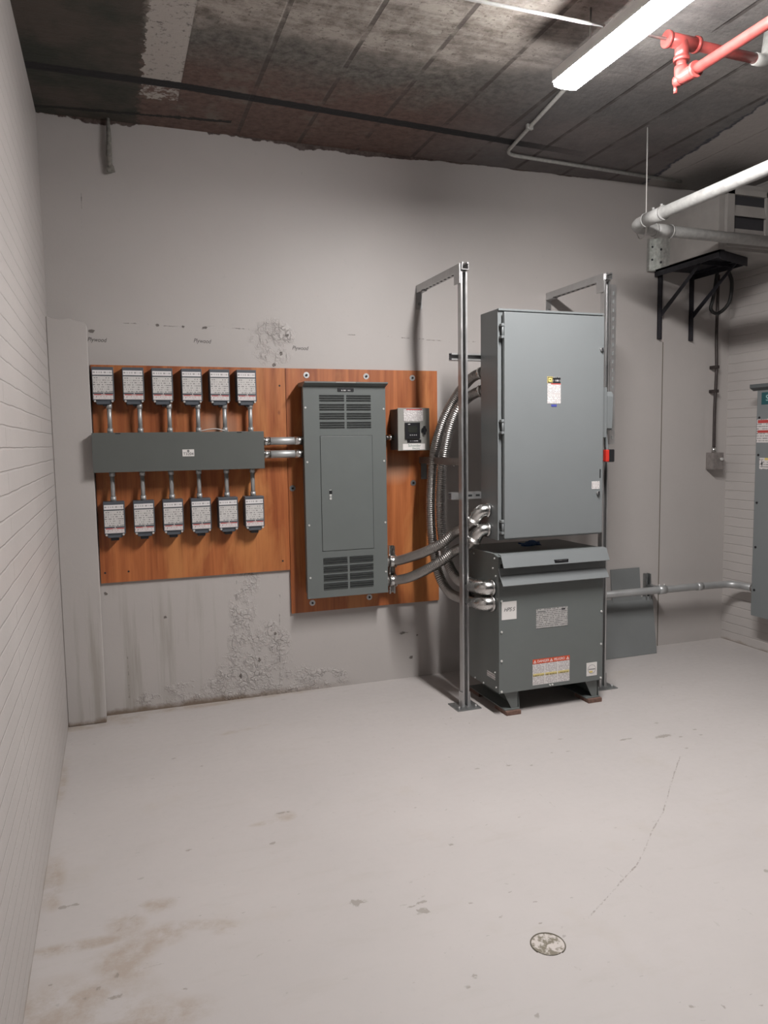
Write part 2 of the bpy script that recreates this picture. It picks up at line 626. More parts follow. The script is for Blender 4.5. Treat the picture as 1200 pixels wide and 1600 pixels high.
def text(name, body, mat, loc, size, parent=None, face='-y', depth=.0004, sx=1., shear=0., spacing=1., rot=0.):
    cu = bpy.data.curves.new(name, 'FONT')
    cu.body = body
    cu.size = size
    cu.extrude = depth
    cu.align_x = 'CENTER'
    cu.align_y = 'CENTER'
    cu.shear = shear
    cu.space_character = spacing
    to = bpy.data.objects.new('t', cu)
    C.objects.link(to)
    bpy.context.view_layer.update()
    me = bpy.data.meshes.new_from_object(to.evaluated_get(bpy.context.evaluated_depsgraph_get()))
    bpy.data.objects.remove(to)
    R = {'-y': Matrix.Rotation(math.pi / 2, 4, 'X'),
         '-x': Matrix.Rotation(-math.pi / 2, 4, 'Z') @ Matrix.Rotation(math.pi / 2, 4, 'X')}[face]
    org = ORG.get(parent, Vector((0, 0, 0))) if parent else Vector((0, 0, 0))
    me.transform(Matrix.Translation(Vector(loc) - org) @ R @ Matrix.Rotation(rot, 4, 'Z') @ Matrix.Diagonal((sx, 1, 1, 1)))
    me.name = name
    me.materials.clear()
    me.materials.append(MATS[mat])
    o = bpy.data.objects.new(name, me)
    C.objects.link(o)
    if parent:
        o.parent = parent
        ORG[o] = org
    return o


# ------------------------------------------------------------------ room shell
D = 4.673       # face of the back wall
PLY = 4.655     # face of the plywood
XR = 4.50       # right wall
XL = -0.306     # left wall
ZC = 3.41       # ceiling
YF = 0.0


def grid_obj(name, us, vs_, place, mat, fields):
    """a wall or floor as a fine grid that carries wear as distance fields"""
    U, V = np.meshgrid(us, vs_, indexing='xy')
    nu, nv = len(us), len(vs_)
    co = place(U.ravel(), V.ravel()).astype(np.float32)
    idx = np.arange(nu * nv).reshape(nv, nu)
    q = np.stack([idx[:-1, :-1], idx[:-1, 1:], idx[1:, 1:], idx[1:, :-1]], -1).reshape(-1, 4)
    me = bpy.data.meshes.new(name)
    me.vertices.add(nu * nv)
    me.vertices.foreach_set('co', co.ravel())
    me.loops.add(q.size)
    me.loops.foreach_set('vertex_index', q.ravel().astype(np.int32))
    me.polygons.add(len(q))
    me.polygons.foreach_set('loop_start', (np.arange(len(q)) * 4).astype(np.int32))
    me.polygons.foreach_set('loop_total', np.full(len(q), 4, np.int32))
    me.update(calc_edges=True)
    for k, f in fields.items():
        a = me.attributes.new(k, 'FLOAT', 'POINT')
        a.data.foreach_set('value', f(U.ravel(), V.ravel()).astype(np.float32))
    me.materials.append(MATS[mat])
    o = bpy.data.objects.new(name, me)
    C.objects.link(o)
    o['kind'] = 'structure'
    return o


def seg_field(lines):
    def f(u, v):
        d = np.full(u.shape, .1)
        for L in lines:
            for (ax, ay), (bx, by) in zip(L[:-1], L[1:]):
                ex, ey = bx - ax, by - ay
                t = np.clip(((u - ax) * ex + (v - ay) * ey) / (ex * ex + ey * ey + 1e-12), 0, 1)
                d = np.minimum(d, np.hypot(u - ax - t * ex, v - ay - t * ey))
        return .1 - d
    return f


def blob_field(blobs, k=1.0, soft=1.0):
    def f(u, v):
        m_ = np.zeros(u.shape)
        for b_ in blobs:
            x, y, w, h_ = b_[:4]
            a = b_[4] if len(b_) > 4 else 0
            ca, sa = math.cos(a), math.sin(a)
            du, dv_ = (u - x), (v - y)
            p, q = (du * ca + dv_ * sa) / w, (-du * sa + dv_ * ca) / h_
            m_ = np.maximum(m_, np.clip(k - np.sqrt(p * p + q * q) * soft, 0, 1))
        return m_
    return f


CRACK = [(2.618, 2.964), (2.447, 2.811), (2.264, 2.638), (2.147, 2.527), (2.014, 2.429), (1.873, 2.307), (1.779, 2.234), (1.687, 2.184), (1.564, 2.111), (1.477, 2.062), (1.424, 2.031)]
RCRK = [(-0.306, 2.493), (-0.263, 2.493), (-0.227, 2.512), (-0.16, 2.492), (-0.072, 2.513), (-0.032, 2.565), (0.01, 2.608)]
SCR = [[(1.756, 2.94), (1.747, 2.733)], [(1.665, 2.269), (1.737, 2.036)], [(1.771, 3.236), (1.759, 3.13)], [(0.942, 2.438), (1.062, 2.471)], [(0.936, 2.337), (1.004, 2.359)], [(1.224, 1.902), (1.264, 1.832)], [(1.615, 3.298), (1.661, 3.215)], [(1.044, 2.985), (1.067, 2.951)], [(-0.086, 3.647), (0.027, 3.63)], [(0.007, 2.312), (0.077, 2.315)], [(0.34, 2.23), (0.374, 2.249)], [(-0.123, 2.582), (-0.042, 2.58)], [(1.945, 1.89), (1.956, 1.819)], [(1.704, 3.851), (1.721, 3.699)], [(1.804, 1.87), (1.803, 1.828)]]
CHIP = [(2.721, 3.209, 0.11, 0.03), (2.803, 3.166, 0.03, 0.012), (2.504, 3.248, 0.08, 0.014), (2.809, 3.373, 0.03, 0.014), (2.936, 3.22, 0.03, 0.015), (2.916, 3.149, 0.03, 0.012), (2.72, 3.035, 0.02, 0.012), (2.135, 3.225, 0.03, 0.012), (2.048, 3.242, 0.012, 0.012), (1.773, 3.187, 0.03, 0.014), (1.61, 3.212, 0.03, 0.012), (1.872, 3.147, 0.016, 0.014), (-0.234, 2.737, 0.04, 0.02), (-0.193, 2.74, 0.04, 0.014), (-0.058, 2.307, 0.02, 0.02), (-0.064, 2.21, 0.03, 0.02), (-0.108, 2.271, 0.014, 0.014), (-0.143, 2.24, 0.016, 0.012), (-0.247, 2.338, 0.01, 0.01), (0.408, 2.052, 0.01, 0.01), (0.899, 3.223, 0.012, 0.01), (0.227, 3.892, 0.03, 0.012), (0.217, 2.962, 0.03, 0.012), (0.349, 3.745, 0.02, 0.012), (0.914, 1.887, 0.02, 0.014), (0.954, 1.921, 0.02, 0.02), (1.046, 1.72, 0.02, 0.014), (1.465, 1.594, 0.014, 0.014), (1.552, 1.561, 0.014, 0.014), (1.267, 2.066, 0.014, 0.012), (1.162, 2.146, 0.014, 0.012), (1.099, 2.25, 0.012, 0.012), (0.931, 2.269, 0.05, 0.03), (0.945, 2.314, 0.04, 0.014), (1.195, 2.622, 0.03, 0.014), (0.906, 2.305, 0.03, 0.012), (2.198, 2.035, 0.02, 0.02), (1.776, 3.876, 0.014, 0.012), (1.84, 3.764, 0.012, 0.01), (2.184, 3.377, 0.03, 0.012), (0.737, 2.394, 0.05, 0.03), (0.132, 2.174, 0.02, 0.012), (0.532, 2.89, 0.03, 0.014), (0.622, 3.126, 0.05, 0.015)]
RUST = [(-0.284, 2.934, 0.03, 0.12, 0), (-0.300, 3.787, 0.02, 0.14, 0), (-0.266, 2.821, 0.02, 0.06, 0), (-0.028, 2.563, 0.04, 0.05, 0.3), (0.086, 2.459, 0.05, 0.04, 0), (0.21, 2.465, 0.08, 0.018, -0.3), (0.291, 2.409, 0.03, 0.014, 0), (-0.005, 2.41, 0.05, 0.05, 0.5), (-0.045, 2.347, 0.05, 0.07, 0.6), (0.075, 2.629, 0.04, 0.03, 0), (-0.064, 2.119, 0.12, 0.05, 0), (0.553, 3.063, 0.05, 0.012, 0), (0.629, 3.093, 0.03, 0.03, 0), (-0.219, 2.50, 0.12, 0.02, 0), (-0.10, 2.49, 0.10, 0.015, 0), (0.054, 2.086, 0.1, 0.04, 0), (0.622, 4.152, 0.1, 0.015, 0.2), (-0.224, 4.53, 0.09, 0.03, 0), (-0.05, 4.60, 0.10, 0.04, 0), (0.03, 4.56, .06, .05, 0), (0.383, 4.64, 0.2, 0.025, 0), (0.8, 4.66, 0.3, 0.02, 0), (-0.274, 2.2, 0.2, 0.1, 0)]
xs = np.concatenate([np.arange(XL, 2.996, .008), np.linspace(3.0, XR, 40)])
ys = np.concatenate([np.linspace(YF, 1.45, 12)[:-1], np.arange(1.45, 3.946, .008), np.linspace(3.95, D, 30)])
floor = grid_obj('floor', xs, ys, lambda u, v: np.stack([u, v, np.zeros_like(u)], 1), 'floor_paint', {
    'line': seg_field([CRACK]), 'scratch': seg_field(SCR + [RCRK]), 'chip': blob_field(CHIP, 1.0), 'rust': blob_field(RUST, 1.9, 1.0)})

WCR = [[(0.017, 2.295), (0.173, 2.297), (0.28, 2.293), (0.351, 2.289), (0.424, 2.288), (0.591, 2.297), (0.781, 2.289), (0.859, 2.284)], [(1.076, 2.28), (1.26, 2.278), (1.448, 2.276), (1.598, 2.277), (1.774, 2.27), (1.953, 2.263), (2.138, 2.252), (2.35, 2.258)], [(0.703, 0.842), (0.682, 0.703), (0.685, 0.561), (0.714, 0.477), (0.703, 0.377), (0.667, 0.258), (0.639, 0.13)], [(0.954, 0.783), (0.957, 0.599), (0.945, 0.351), (0.946, 0.101)], [(0.874, 2.269), (0.883, 2.173), (0.881, 2.115)], [(1.036, 2.255), (1.04, 2.138), (1.044, 2.119)], [(1.102, 0.124), (1.102, 0.0)], [(-0.095, 3.008), (-0.103, 2.765)], [(1.148, 3.311), (1.17, 3.22)], [(1.713, 0.315), (1.755, 0.324), (1.838, 0.307)], [(0.646, 0.553), (0.693, 0.553)], [(0.461, 0.602), (0.53, 0.603)], [(0.468, 0.577), (0.522, 0.572)], [(3.653, 2.789), (3.649, 2.397)], [(0.02, .8), (0.03, .4), (.03, 0)]]
PEEL = [(0.955, 2.214, 0.1, 0.1), (0.752, 0.778, 0.06, 0.12), (0.726, 0.578, 0.06, 0.15), (0.711, 0.376, 0.06, 0.13), (0.794, 0.202, 0.16, 0.12), (0.879, 0.317, 0.1, 0.1), (0.671, 0.114, 0.1, 0.12), (0.996, 0.074, 0.15, 0.08), (1.207, 0.048, 0.15, 0.06), (0.396, 0.087, 0.18, 0.05), (0.206, 0.072, 0.1, 0.04), (0.861, 0.422, 0.06, 0.05), (0.912, 0.042, 0.2, 0.06)]
WCHIP = [(0.696, 0.148, 0.010, 0.018), (1.048, 2.259, 0.014, 0.015), (1.009, 2.149, 0.014, 0.018), (0.963, 2.078, 0.015, 0.015), (-0.073, 0.733, 0.014, 0.014), (-0.081, 2.248, 0.03, 0.012), (0.283, 2.294, 0.012, 0.01), (0.428, 2.291, 0.012, 0.01), (0.553, 2.288, 0.02, 0.01), (1.791, 0.312, 0.03, 0.011), (1.893, 0.288, 0.012, 0.012), (1.845, 0.138, 0.014, 0.014), (0.256, 0.565, 0.012, 0.012), (0.815, 0.233, 0.012, 0.02), (0.922, 0.395, 0.012, 0.012), (3.981, 0.784, 0.012, 0.012)]
xs = np.concatenate([np.linspace(XL, -.12, 6)[:-1], np.arange(-.12, 2.196, .008), np.linspace(2.2, XR, 50)])
zs = np.concatenate([np.arange(0, .896, .008), np.linspace(.9, 2.05, 30)[:-1], np.arange(2.05, 2.346, .008), np.linspace(2.35, ZC, 60)])
wall_back = grid_obj('wall_back', xs, zs, lambda u, v: np.stack([u, np.full_like(u, D), v], 1), 'wall_paint', {
    'line': seg_field(WCR), 'chip': blob_field(WCHIP, 1.25), 'peel': blob_field(PEEL, 1.35, .8)})


def struct(o):
    o['kind'] = 'structure'
    return o


struct(box('wall_left', 'brick_paint', XL - .1, XL, YF, D + .1, 0, ZC + .2))
struct(box('wall_right', 'brick_paint', XR, XR + .1, 1.6, D + .1, 0, ZC + .2))
struct(box('ceiling', 'ceiling_concrete', XL - .1, XR + .1, YF - .1, D + .1, ZC, ZC + .12))
# shallow plastered pier in the left corner, broken along its top
pier = [(XL, 0), (-.100, 0), (-.100, 2.262), (-.118, 2.280), (-.15, 2.284), (-.19, 2.296), (-.24, 2.290), (-.28, 2.294), (XL, 2.306)]
struct(MB().prism(pier, 4.56, D, 'y', .004).build('trim_1', 'wall_paint'))
# slightly proud plaster at the right end of the back wall
struct(MB().prism([(3.885, 0), (XR, 0), (XR, 3.0), (3.885, 3.0)], D - .004, D, 'y').build('trim_2', 'wall_paint'))
struct(box('wall_crack', 'dark_line', 3.8815, 3.885, D - .005, D, 0, 2.30))  # thin dark strip standing for a crack in the plaster

# core hole in the floor
t = thing('floor_core_plug', (1.232, 1.966, 0), 'round chipped concrete plug set in the foreground floor', 'floor plug')
mb = MB()
cs = [(1.232 + .052 * math.cos(a), 1.966 + .052 * math.sin(a)) for a in [i * math.pi / 14 for i in range(28)]]
mb.prism(cs, 0.0, .0022, 'z')
m, nt, b = nm('plug_concrete')
n = N(nt)
co = n.coord()
f = n.noise(co, 30, 6, .7)
n.link(n.mix(n.ramp(f, .46, .54), (.17, .15, .11), (.50, .46, .43)), b.inputs['Base Color'])
n.bump(f, .8, .004, b)
mb.build('plug', 'plug_concrete', t)
mb = MB()
ring = [(1.232 + .054 * math.cos(a), 1.966 + .054 * math.sin(a), .001) for a in [i * math.pi / 16 for i in range(-6, 19)]]
mb.tube(ring, [.0012 + .0022 * math.sin(math.pi * i / 24) for i in range(25)], 6)
mb.build('rim', 'dark_line', t)  # dark crescent around the plug edge, thickest at the far right

# pencil writing on the plaster
for (x, z, lb) in ((-.052, 2.199, 'pencilled word on the wall above the leftmost upper module'),
                   (.535, 2.209, 'pencilled word on the wall above the fourth upper module'),
                   (1.13, 2.183, 'pencilled word on the wall right of the peeling paint patch')):
    o = text('wall_writing', 'Plywood', 'pencil', (x, D - .0006, z), .034, None, shear=.25, sx=.85, depth=.0003, rot=random.uniform(-.05, .05))
    tag(o, lb, 'writing', 'pencilled words above the plywood')

# ------------------------------------------------------------------ lamps
for i, (y0, y1) in enumerate(LAMPS):
    lb = 'long lit white strip lamp hanging under the ceiling left of the red pipe fittings'
    t = thing('strip_lamp', (LAMP_X, (y0 + y1) / 2, LAMP_Z), lb, 'lamp')
    box('housing', 'lamp_white', LAMP_X - .064, LAMP_X + .064, y0, y1, LAMP_Z + .016, LAMP_Z + .065, t, .004)
    prof = [(LAMP_X - .062, LAMP_Z + .016), (LAMP_X - .058, LAMP_Z - .004), (LAMP_X - .036, LAMP_Z - .010), (LAMP_X + .036, LAMP_Z - .010), (LAMP_X + .058, LAMP_Z - .004), (LAMP_X + .062, LAMP_Z + .016)]
    MB().prism(prof, y0 + .01, y1 - .01, 'y').build('diffuser', 'lamp_light', t)
    for y in (y0 + .2, y1 - .2):
        MB().cyl((LAMP_X, y, LAMP_Z + .06), (LAMP_X, y, ZC), .004, 8).build('hanger_rod', 'galvanised', t)

# ------------------------------------------------------------------ plywood
t = thing('plywood_board', (-.09, D, .80), 'orange stained plywood board behind the small modules, shorter one on the left', 'board')
box('sheet', 'orange_plywood', -.094, 1.026, PLY, D, .800, 2.057, t)
for x, z in ((-.07, .86), (.98, .86), (.33, 1.70), (.99, 1.95), (.06, .86)):
    MB().cyl((x, PLY - .001, z), (x, PLY, z), .006, 10).build('screw', 'rubber_black', t)
t2 = thing('plywood_board', (1.03, D, .52), 'orange stained plywood board behind the tall grey panel, longer one on the right', 'board')
box('sheet', 'orange_plywood', 1.029, 2.048, PLY, D, .518, 2.057, t2)
for x, z in ((1.161, 2.017), (1.553, 2.015), (1.871, 2.009), (1.042 + .012, 1.315), (1.869, 1.322), (1.164, .576), (1.549, .581)):
    w = MB().cyl((x, PLY - .003, z), (x, PLY, z), .019, 20).build('washer', 'galvanised', t2)
    MB().cyl((x, PLY - .009, z), (x, PLY - .003, z), .0075, 6).build('bolt', 'black_plastic', w)


# ------------------------------------------------------------------ twelve small modules
MW, MH, MD = .116, .208, .085


def make_module(flip):
    t = thing('metering_module', (0, 0, 0), 'x', 'meter module')
    y1, y0 = PLY, PLY - MD
    MB().box(0, MW, y0, y1, .022, MH, .003).build('housing', 'module_grey', t)
    MB().prism([(.012, .026), (.104, .026), (.096, .0), (.02, .0)], y0 + .006, y1, 'y', .002).build('lower_tab', 'module_grey', t)
    a, b_ = .004, MW - .007
    box('name_strip', 'print_strip', a, b_, y0 - .0012, y0, .164, .190, t)
    box('rating_label', 'print_module', a, b_, y0 - .0012, y0, .066, .157, t)
    w = box('warning_label', 'print_pink', a, b_, y0 - .0012, y0, .028, .057, t)
    box('red_band', 'label_red', a + .004, b_ - .002, y0 - .0016, y0 - .0002, .0515, .0565, w)
    box('red_band_text', 'white_paper', .046, .068, y0 - .0019, y0 - .0014, .0530, .0552, w)
    MB().prism([(.013, .034), (.020, .040), (.018, .041), (.026, .050), (.021, .043), (.024, .042)], y0 - .0018, y0 - .0010, 'y').build('spark_symbol', 'ink', w)
    box('separator', 'grey_enamel_dark', 0.002, MW - .002, y0 - .0008, y0, .159, .162, t)
    for x in (.012, MW - .012):
        MB().cyl((x, y0 - .004, .018), (x, y0 + .03, .018), .0058, 10).build('screw', 'zinc_bright', t)
    MB().cyl((.060, y0 - .002, .0615), (.060, y0, .0615), .003, 8).build('indicator', 'white_paper', t)
    if flip:
        box('cable_entry', 'black_plastic', .034, .078, y0 + .012, y1 - .012, -.016, .002, t, .002)
    else:
        box('cable_entry', 'black_plastic', .052, .072, y0 + .014, y1 - .02, -.010, .002, t, .002)
    return t


names = ['leftmost', 'second', 'third', 'fourth', 'fifth', 'rightmost']
for row, (coords, z0, flip) in enumerate((([(-.088, 1.846), (.074, 1.846), (.233, 1.845), (.398, 1.844), (.558, 1.843), (.716, 1.843)], 0, False),
                                          ([(-.062, 1.072), (.101, 1.072), (.264, 1.072), (.424, 1.072), (.583, 1.072), (.741, 1.072)], 0, True))):
    proto = make_module(flip)
    for i, (x, z) in enumerate(coords):
        o = proto if i == 0 else copy_tree(proto)
        o.location = (x, 0, z - .016 if not row else z)
        where = ('upper row, fed from below' if not row else 'lower row, fed from above')
        o['label'] = f'small grey meter module with white labels, {names[i]} of the {where}'
        o['group'] = 'small meter modules on the plywood, upper row' if not row else 'small meter modules on the plywood, lower row'


# short conduits between modules and the wireway
def nipple(x, za, zb, lb, grp):
    t = thing('conduit_nipple', (x, 4.60, za), lb, 'conduit', grp)
    MB().cyl((x, 4.60, za), (x, 4.60, zb), .0125, 14).build('pipe', 'emt_steel', t)
    for z0, z1 in ((za, za + .028), (zb - .028, zb)):
        c_ = MB().cyl((x, 4.60, z0), (x, 4.60, z1), .0165, 14).build('connector', 'emt_steel', t)
        MB().cyl((x + .003, 4.580, (z0 + z1) / 2), (x + .003, 4.586, (z0 + z1) / 2), .004, 8).build('set_screw', 'zinc_bright', c_)


for i, x in enumerate((-.004, .160, .324, .487, .642, .795)):
    nipple(x, 1.668, 1.835, f'short steel conduit under the {names[i]} upper meter module', 'short conduits above the wireway')
for i, x in enumerate((-.005, .159, .320, .478, .640, .797)):
    nipple(x, 1.280, 1.452, f'short steel conduit above the {names[i]} lower meter module', 'short conduits below the wireway')

# wireway
t = thing('wireway', (.38, PLY, 1.45), 'long flat grey wireway box between the two rows of modules', 'wireway')
box('trough', 'wireway_grey', -.098, .850, 4.512, PLY, 1.452, 1.668, t, .002)
cv = box('cover', 'wireway_grey', -.103, .855, 4.503, 4.512, 1.449, 1.670, t, .0015)
for x in (.035, .71):
    box('notch', 'black_slot', x - .014, x + .014, 4.5022, 4.5045, 1.6625, 1.667, cv)
tg = box('tag_plate', 'white_paper', .381, .447, 4.5005, 4.503, 1.530, 1.570, t)
text('tag_writing', 'T3204', 'ink', (.414, 4.5, 1.544), .0225, tg)
MB().cyl((.414, 4.4998, 1.561), (.414, 4.5005, 1.561), .007, 14).build('tag_logo', 'ink_grey', tg)

# two large conduits from wireway to panelboard
for z, lb in ((1.611, 'upper shiny steel conduit between the wireway and the tall panel'), (1.531, 'lower shiny steel conduit between the wireway and the tall panel')):
    t = thing('steel_conduit', (.85, 4.575, z), lb, 'conduit', 'conduits from wireway to panel')
    MB().cyl((.850, 4.575, z), (1.125, 4.575, z), .0235, 24).build('pipe', 'emt_steel', t)
    for a, b_ in ((.852, .905), (1.055, 1.11)):
        c_ = MB().cyl((a, 4.575, z), (b_, 4.575, z), .0262, 24).build('connector', 'zinc_bright', t)
        for xx in (a + .012, b_ - .014):
            MB().cyl((xx, 4.545, z + .012), (xx, 4.56, z + .012), .0045, 8).build('set_screw', 'zinc_bright', c_)

# loose cable loop lying on the wireway
lp = MB().tube(crom([(.49, 4.585, 1.674), (.54, 4.575, 1.685), (.585, 4.57, 1.688), (.63, 4.58, 1.678), (.66, 4.60, 1.674)], .01), .003, 8).build('cable', 'dirty_white')
tag(lp, 'thin pale cable end lying on top of the grey wireway', 'cable')

# ------------------------------------------------------------------ panelboard
t = thing('panelboard', (1.37, PLY, .63), 'tall grey electrical panel with louvres on the orange plywood', 'electrical panel')
box('enclosure', 'grey_enamel', 1.125, 1.617, 4.545, PLY, .645, 1.945, t, .002)
tr = box('front_cover', 'grey_enamel', 1.103, 1.634, 4.520, 4.545, .630, 1.945, t, .003)
# rain hood
MB().prism([(4.645, 1.965), (4.475, 1.965), (4.475, 1.957), (4.478, 1.955), (4.520, 1.940), (4.645, 1.940)], 1.103, 1.636, 'x').build('drip_hood', 'grey_enamel', t)
box('hood_label', 'meter_grey', 1.300, 1.425, 4.4735, 4.4752, 1.9575, 1.9640, t)
dr = box('door', 'grey_enamel', 1.205, 1.539, 4.5165, 4.520, .925, 1.636, t, .001)
for a in ((1.2025, 1.205, .9225, 1.6385), (1.539, 1.5415, .9225, 1.6385)):
    box('door_gap', 'black_slot', a[0], a[1], 4.5192, 4.5202, a[2], a[3], tr)
for a in ((1.2025, 1.5415, 1.636, 1.6385), (1.2025, 1.5415, .9225, .925)):
    box('door_gap', 'black_slot', a[0], a[1], 4.5192, 4.5202, a[2], a[3], tr)
lt = box('latch', 'zinc_bright', 1.2545, 1.2685, 4.5125, 4.5165, 1.262, 1.277, dr, .001)
lt = box('latch', 'zinc_bright', 1.2545, 1.2685, 4.5125, 4.5165, 1.243, 1.258, dr, .001)
box('latch_opening', 'black_slot', 1.2535, 1.2725, 4.5155, 4.5166, 1.279, 1.300, dr)
box('latch', 'zinc_bright', 1.2550, 1.268, 4.514, 4.5166, 1.302, 1.306, dr)


def louvres(parent, x0, x1, z0, z1, flip):
    rows = 4
    H = (z1 - z0)
    for r in range(rows):
        for (a, b_) in ((x0, x0 + (x1 - x0) * .475), (x0 + (x1 - x0) * .525, x1)):
            top = z1 - r * (H - .036) / 3
            mb = MB()
            for k in range(3):
                zz = top - k * .0145
                mb.box(a, b_, 4.5155, 4.5206, zz - .0042, zz)
            o = mb.build('louvre_bank', 'black_slot', parent)
            mb = MB()
            for k in range(3):
                zz = top - k * .0145 - .0042
                mb.prism([(4.5200, zz), (4.5130, zz - .0015), (4.5200, zz - .007)], a, b_, 'x')
            mb.build('blade', 'grey_enamel', o)


louvres(tr, 1.205, 1.534, 1.686, 1.886, False)
louvres(tr, 1.208, 1.534, .684, .880, True)
np_ = box('nameplate', 'black_plastic', 1.321, 1.425, 4.5175, 4.520, 1.907, 1.931, tr, .002)
box('nameplate_text', 'print_black', 1.345, 1.403, 4.517, 4.5176, 1.911, 1.928, np_)
for x, z in ((1.116, 1.810), (1.619, 1.802), (1.120, 1.480), (1.618, 1.476), (1.122, 1.091), (1.620, 1.085), (1.122, .763), (1.619, .767)):
    MB().cyl((x, 4.516, z), (x, 4.521, z), .0062, 12).build('screw', 'zinc_bright', tr)

# ------------------------------------------------------------------ power meter box
t = thing('power_meter_box', (1.81, PLY, 1.54), 'small light grey box with a black display on the plywood, right of the tall panel', 'meter box')
box('enclosure', 'grey_enamel_dark', 1.713, 1.917, 4.510, PLY, 1.543, 1.802, t, .003)  # darker than its door: the shade on the left side is in the colour
dr = box('door', 'meter_grey', 1.707, 1.923, 4.497, 4.510, 1.538, 1.807, t, .002)
lb = box('warning_label', 'print_white', 1.746, 1.878, 4.4955, 4.497, 1.724, 1.797, dr)
box('red_band', 'label_red', 1.764, 1.872, 4.4950, 4.4957, 1.794, 1.801, lb)
ds = box('display', 'black_plastic', 1.752, 1.853, 4.484, 4.497, 1.612, 1.716, dr, .003)
box('screen', 'screen_glass', 1.772, 1.833, 4.4832, 4.4845, 1.652, 1.692, ds)
box('logo_text', 'white_ink', 1.770, 1.785, 4.4834, 4.4842, 1.703, 1.706, ds)
for x in (1.785, 1.7985, 1.812, 1.8255):
    MB().cyl((x, 4.482, 1.636), (x, 4.4845, 1.636), .0038, 10).build('button', 'button_grey', ds)
kn = MB().cyl((1.882, 4.486, 1.666), (1.882, 4.497, 1.666), .017, 18).build('knob', 'black_plastic', dr)
MB().box(1.875, 1.889, 4.478, 4.487, 1.638, 1.694, .003).build('grip', 'black_plastic', kn)
nb = box('nameplate', 'black_plastic', 1.768, 1.864, 4.4955, 4.497, 1.587, 1.607, dr)
box('nameplate_text', 'print_black', 1.785, 1.846, 4.4952, 4.4956, 1.592, 1.602, nb)
lg = box('maker_label', 'white_paper', 1.738, 1.890, 4.4955, 4.497, 1.543, 1.581, dr)
text('maker_name', 'Schneider', 'ink_green', (1.817, 4.495, 1.569), .022, lg, depth=.0002)
text('maker_name', 'Electric', 'ink_green', (1.828, 4.495, 1.552), .017, lg, depth=.0002)

t = thing('conduit_nipple', (1.66, 4.60, 1.62), 'short shiny conduit between the tall panel and the small meter box', 'conduit')
MB().cyl((1.617, 4.60, 1.622), (1.713, 4.60, 1.622), .0145, 18).build('pipe', 'zinc_bright', t)
MB().cyl((1.628, 4.60, 1.622), (1.665, 4.60, 1.622), .018, 18).build('connector', 'zinc_bright', t)
MB().cyl((1.685, 4.60, 1.622), (1.700, 4.60, 1.622), .021, 6).build('locknut', 'zinc_bright', t)


# ------------------------------------------------------------------ unistrut frame
def strut(mb, p, q, open_dir, w=.0413, slots=False, th=.0028, lip=.0100):
    """C channel from p to q (axis aligned); open_dir: side that is open"""
    p, q = Vector(p), Vector(q)
    ax = (q - p).normalized()
    o = Vector(open_dir)
    s_ = ax.cross(o)
    h_ = w / 2
    prof = [(-h_, h_), (-h_, -h_), (h_, -h_), (h_, h_), (h_ - lip, h_), (h_ - lip, h_ - .009), (h_ - th, h_ - .009), (h_ - th, -h_ + th), (-h_ + th, -h_ + th), (-h_ + th, h_ - .009), (-h_ + lip, h_ - .009), (-h_ + lip, h_)]
    # quads strip of the thin section
    quads = [(0, 1, 8, 9), (1, 2, 7, 8), (2, 3, 6, 7), (3, 4, 5, 6), (0, 9, 10, 11)]
    V = []
    for e in (p, q):
        V.append([e + s_ * a + o * c_ for a, c_ in prof])
    k = len(prof)
    vl = V[0] + V[1]
    fl = [[i, (i + 1) % k, (i + 1) % k + k, i + k] for i in range(k)] + [list(qd) for qd in quads] + [[i + k for i in qd] for qd in quads]
    mb.verts([tuple(v) for v in vl], fl)
    return mb


POSTY = 4.02


def post(x, ztop, lb):
    t = thing('strut_post', (x, POSTY, 0), lb, 'post', 'strut posts of the support frame')
    ch_ = strut(MB(), (x, POSTY, .004), (x, POSTY, ztop), (0, -1, 0)).build('channel', 'galvanised', t)
    bp = box('base_plate', 'galvanised_dull', x - .078, x + .078, POSTY - .072, POSTY + .072, 0, .006, t, .001)
    for sx in (-1, 1):
        MB().cyl((x + sx * .055, POSTY - .04, .006), (x + sx * .055, POSTY - .04, .02), .009, 6).build('anchor_bolt', 'galvanised', bp)
        box('cheek_plate', 'galvanised', x + sx * .0245 - .0025, x + sx * .0245 + .0025, POSTY - .022, POSTY + .022, .005, .095, bp)
    return t


post(1.932, 2.560, 'galvanised strut post standing left of the transformer, nearer one')
post(2.903, 2.560, 'galvanised strut post behind the right edge of the large grey switch box')


t = thing('slotted_strut', (2.947, POSTY, 1.56), 'slotted strut bolted beside the top of the right post, above the red handle', 'strut')
a = strut(MB(), (2.947, POSTY, 1.560), (2.947, POSTY, 2.535), (0, 1, 0)).build('channel', 'galvanised', t)
mb = MB()
for k in range(18):
    z = 1.59 + k * .052
    mb.box(2.9425, 2.9520, POSTY - .0213, POSTY - .0206, z, z + .022)
mb.build('slot_row', 'sheet_grey', a)


def slotted(mb_parent, pts_boxes):
    for a in pts_boxes:
        box('slot', 'black_slot', *a, mb_parent)


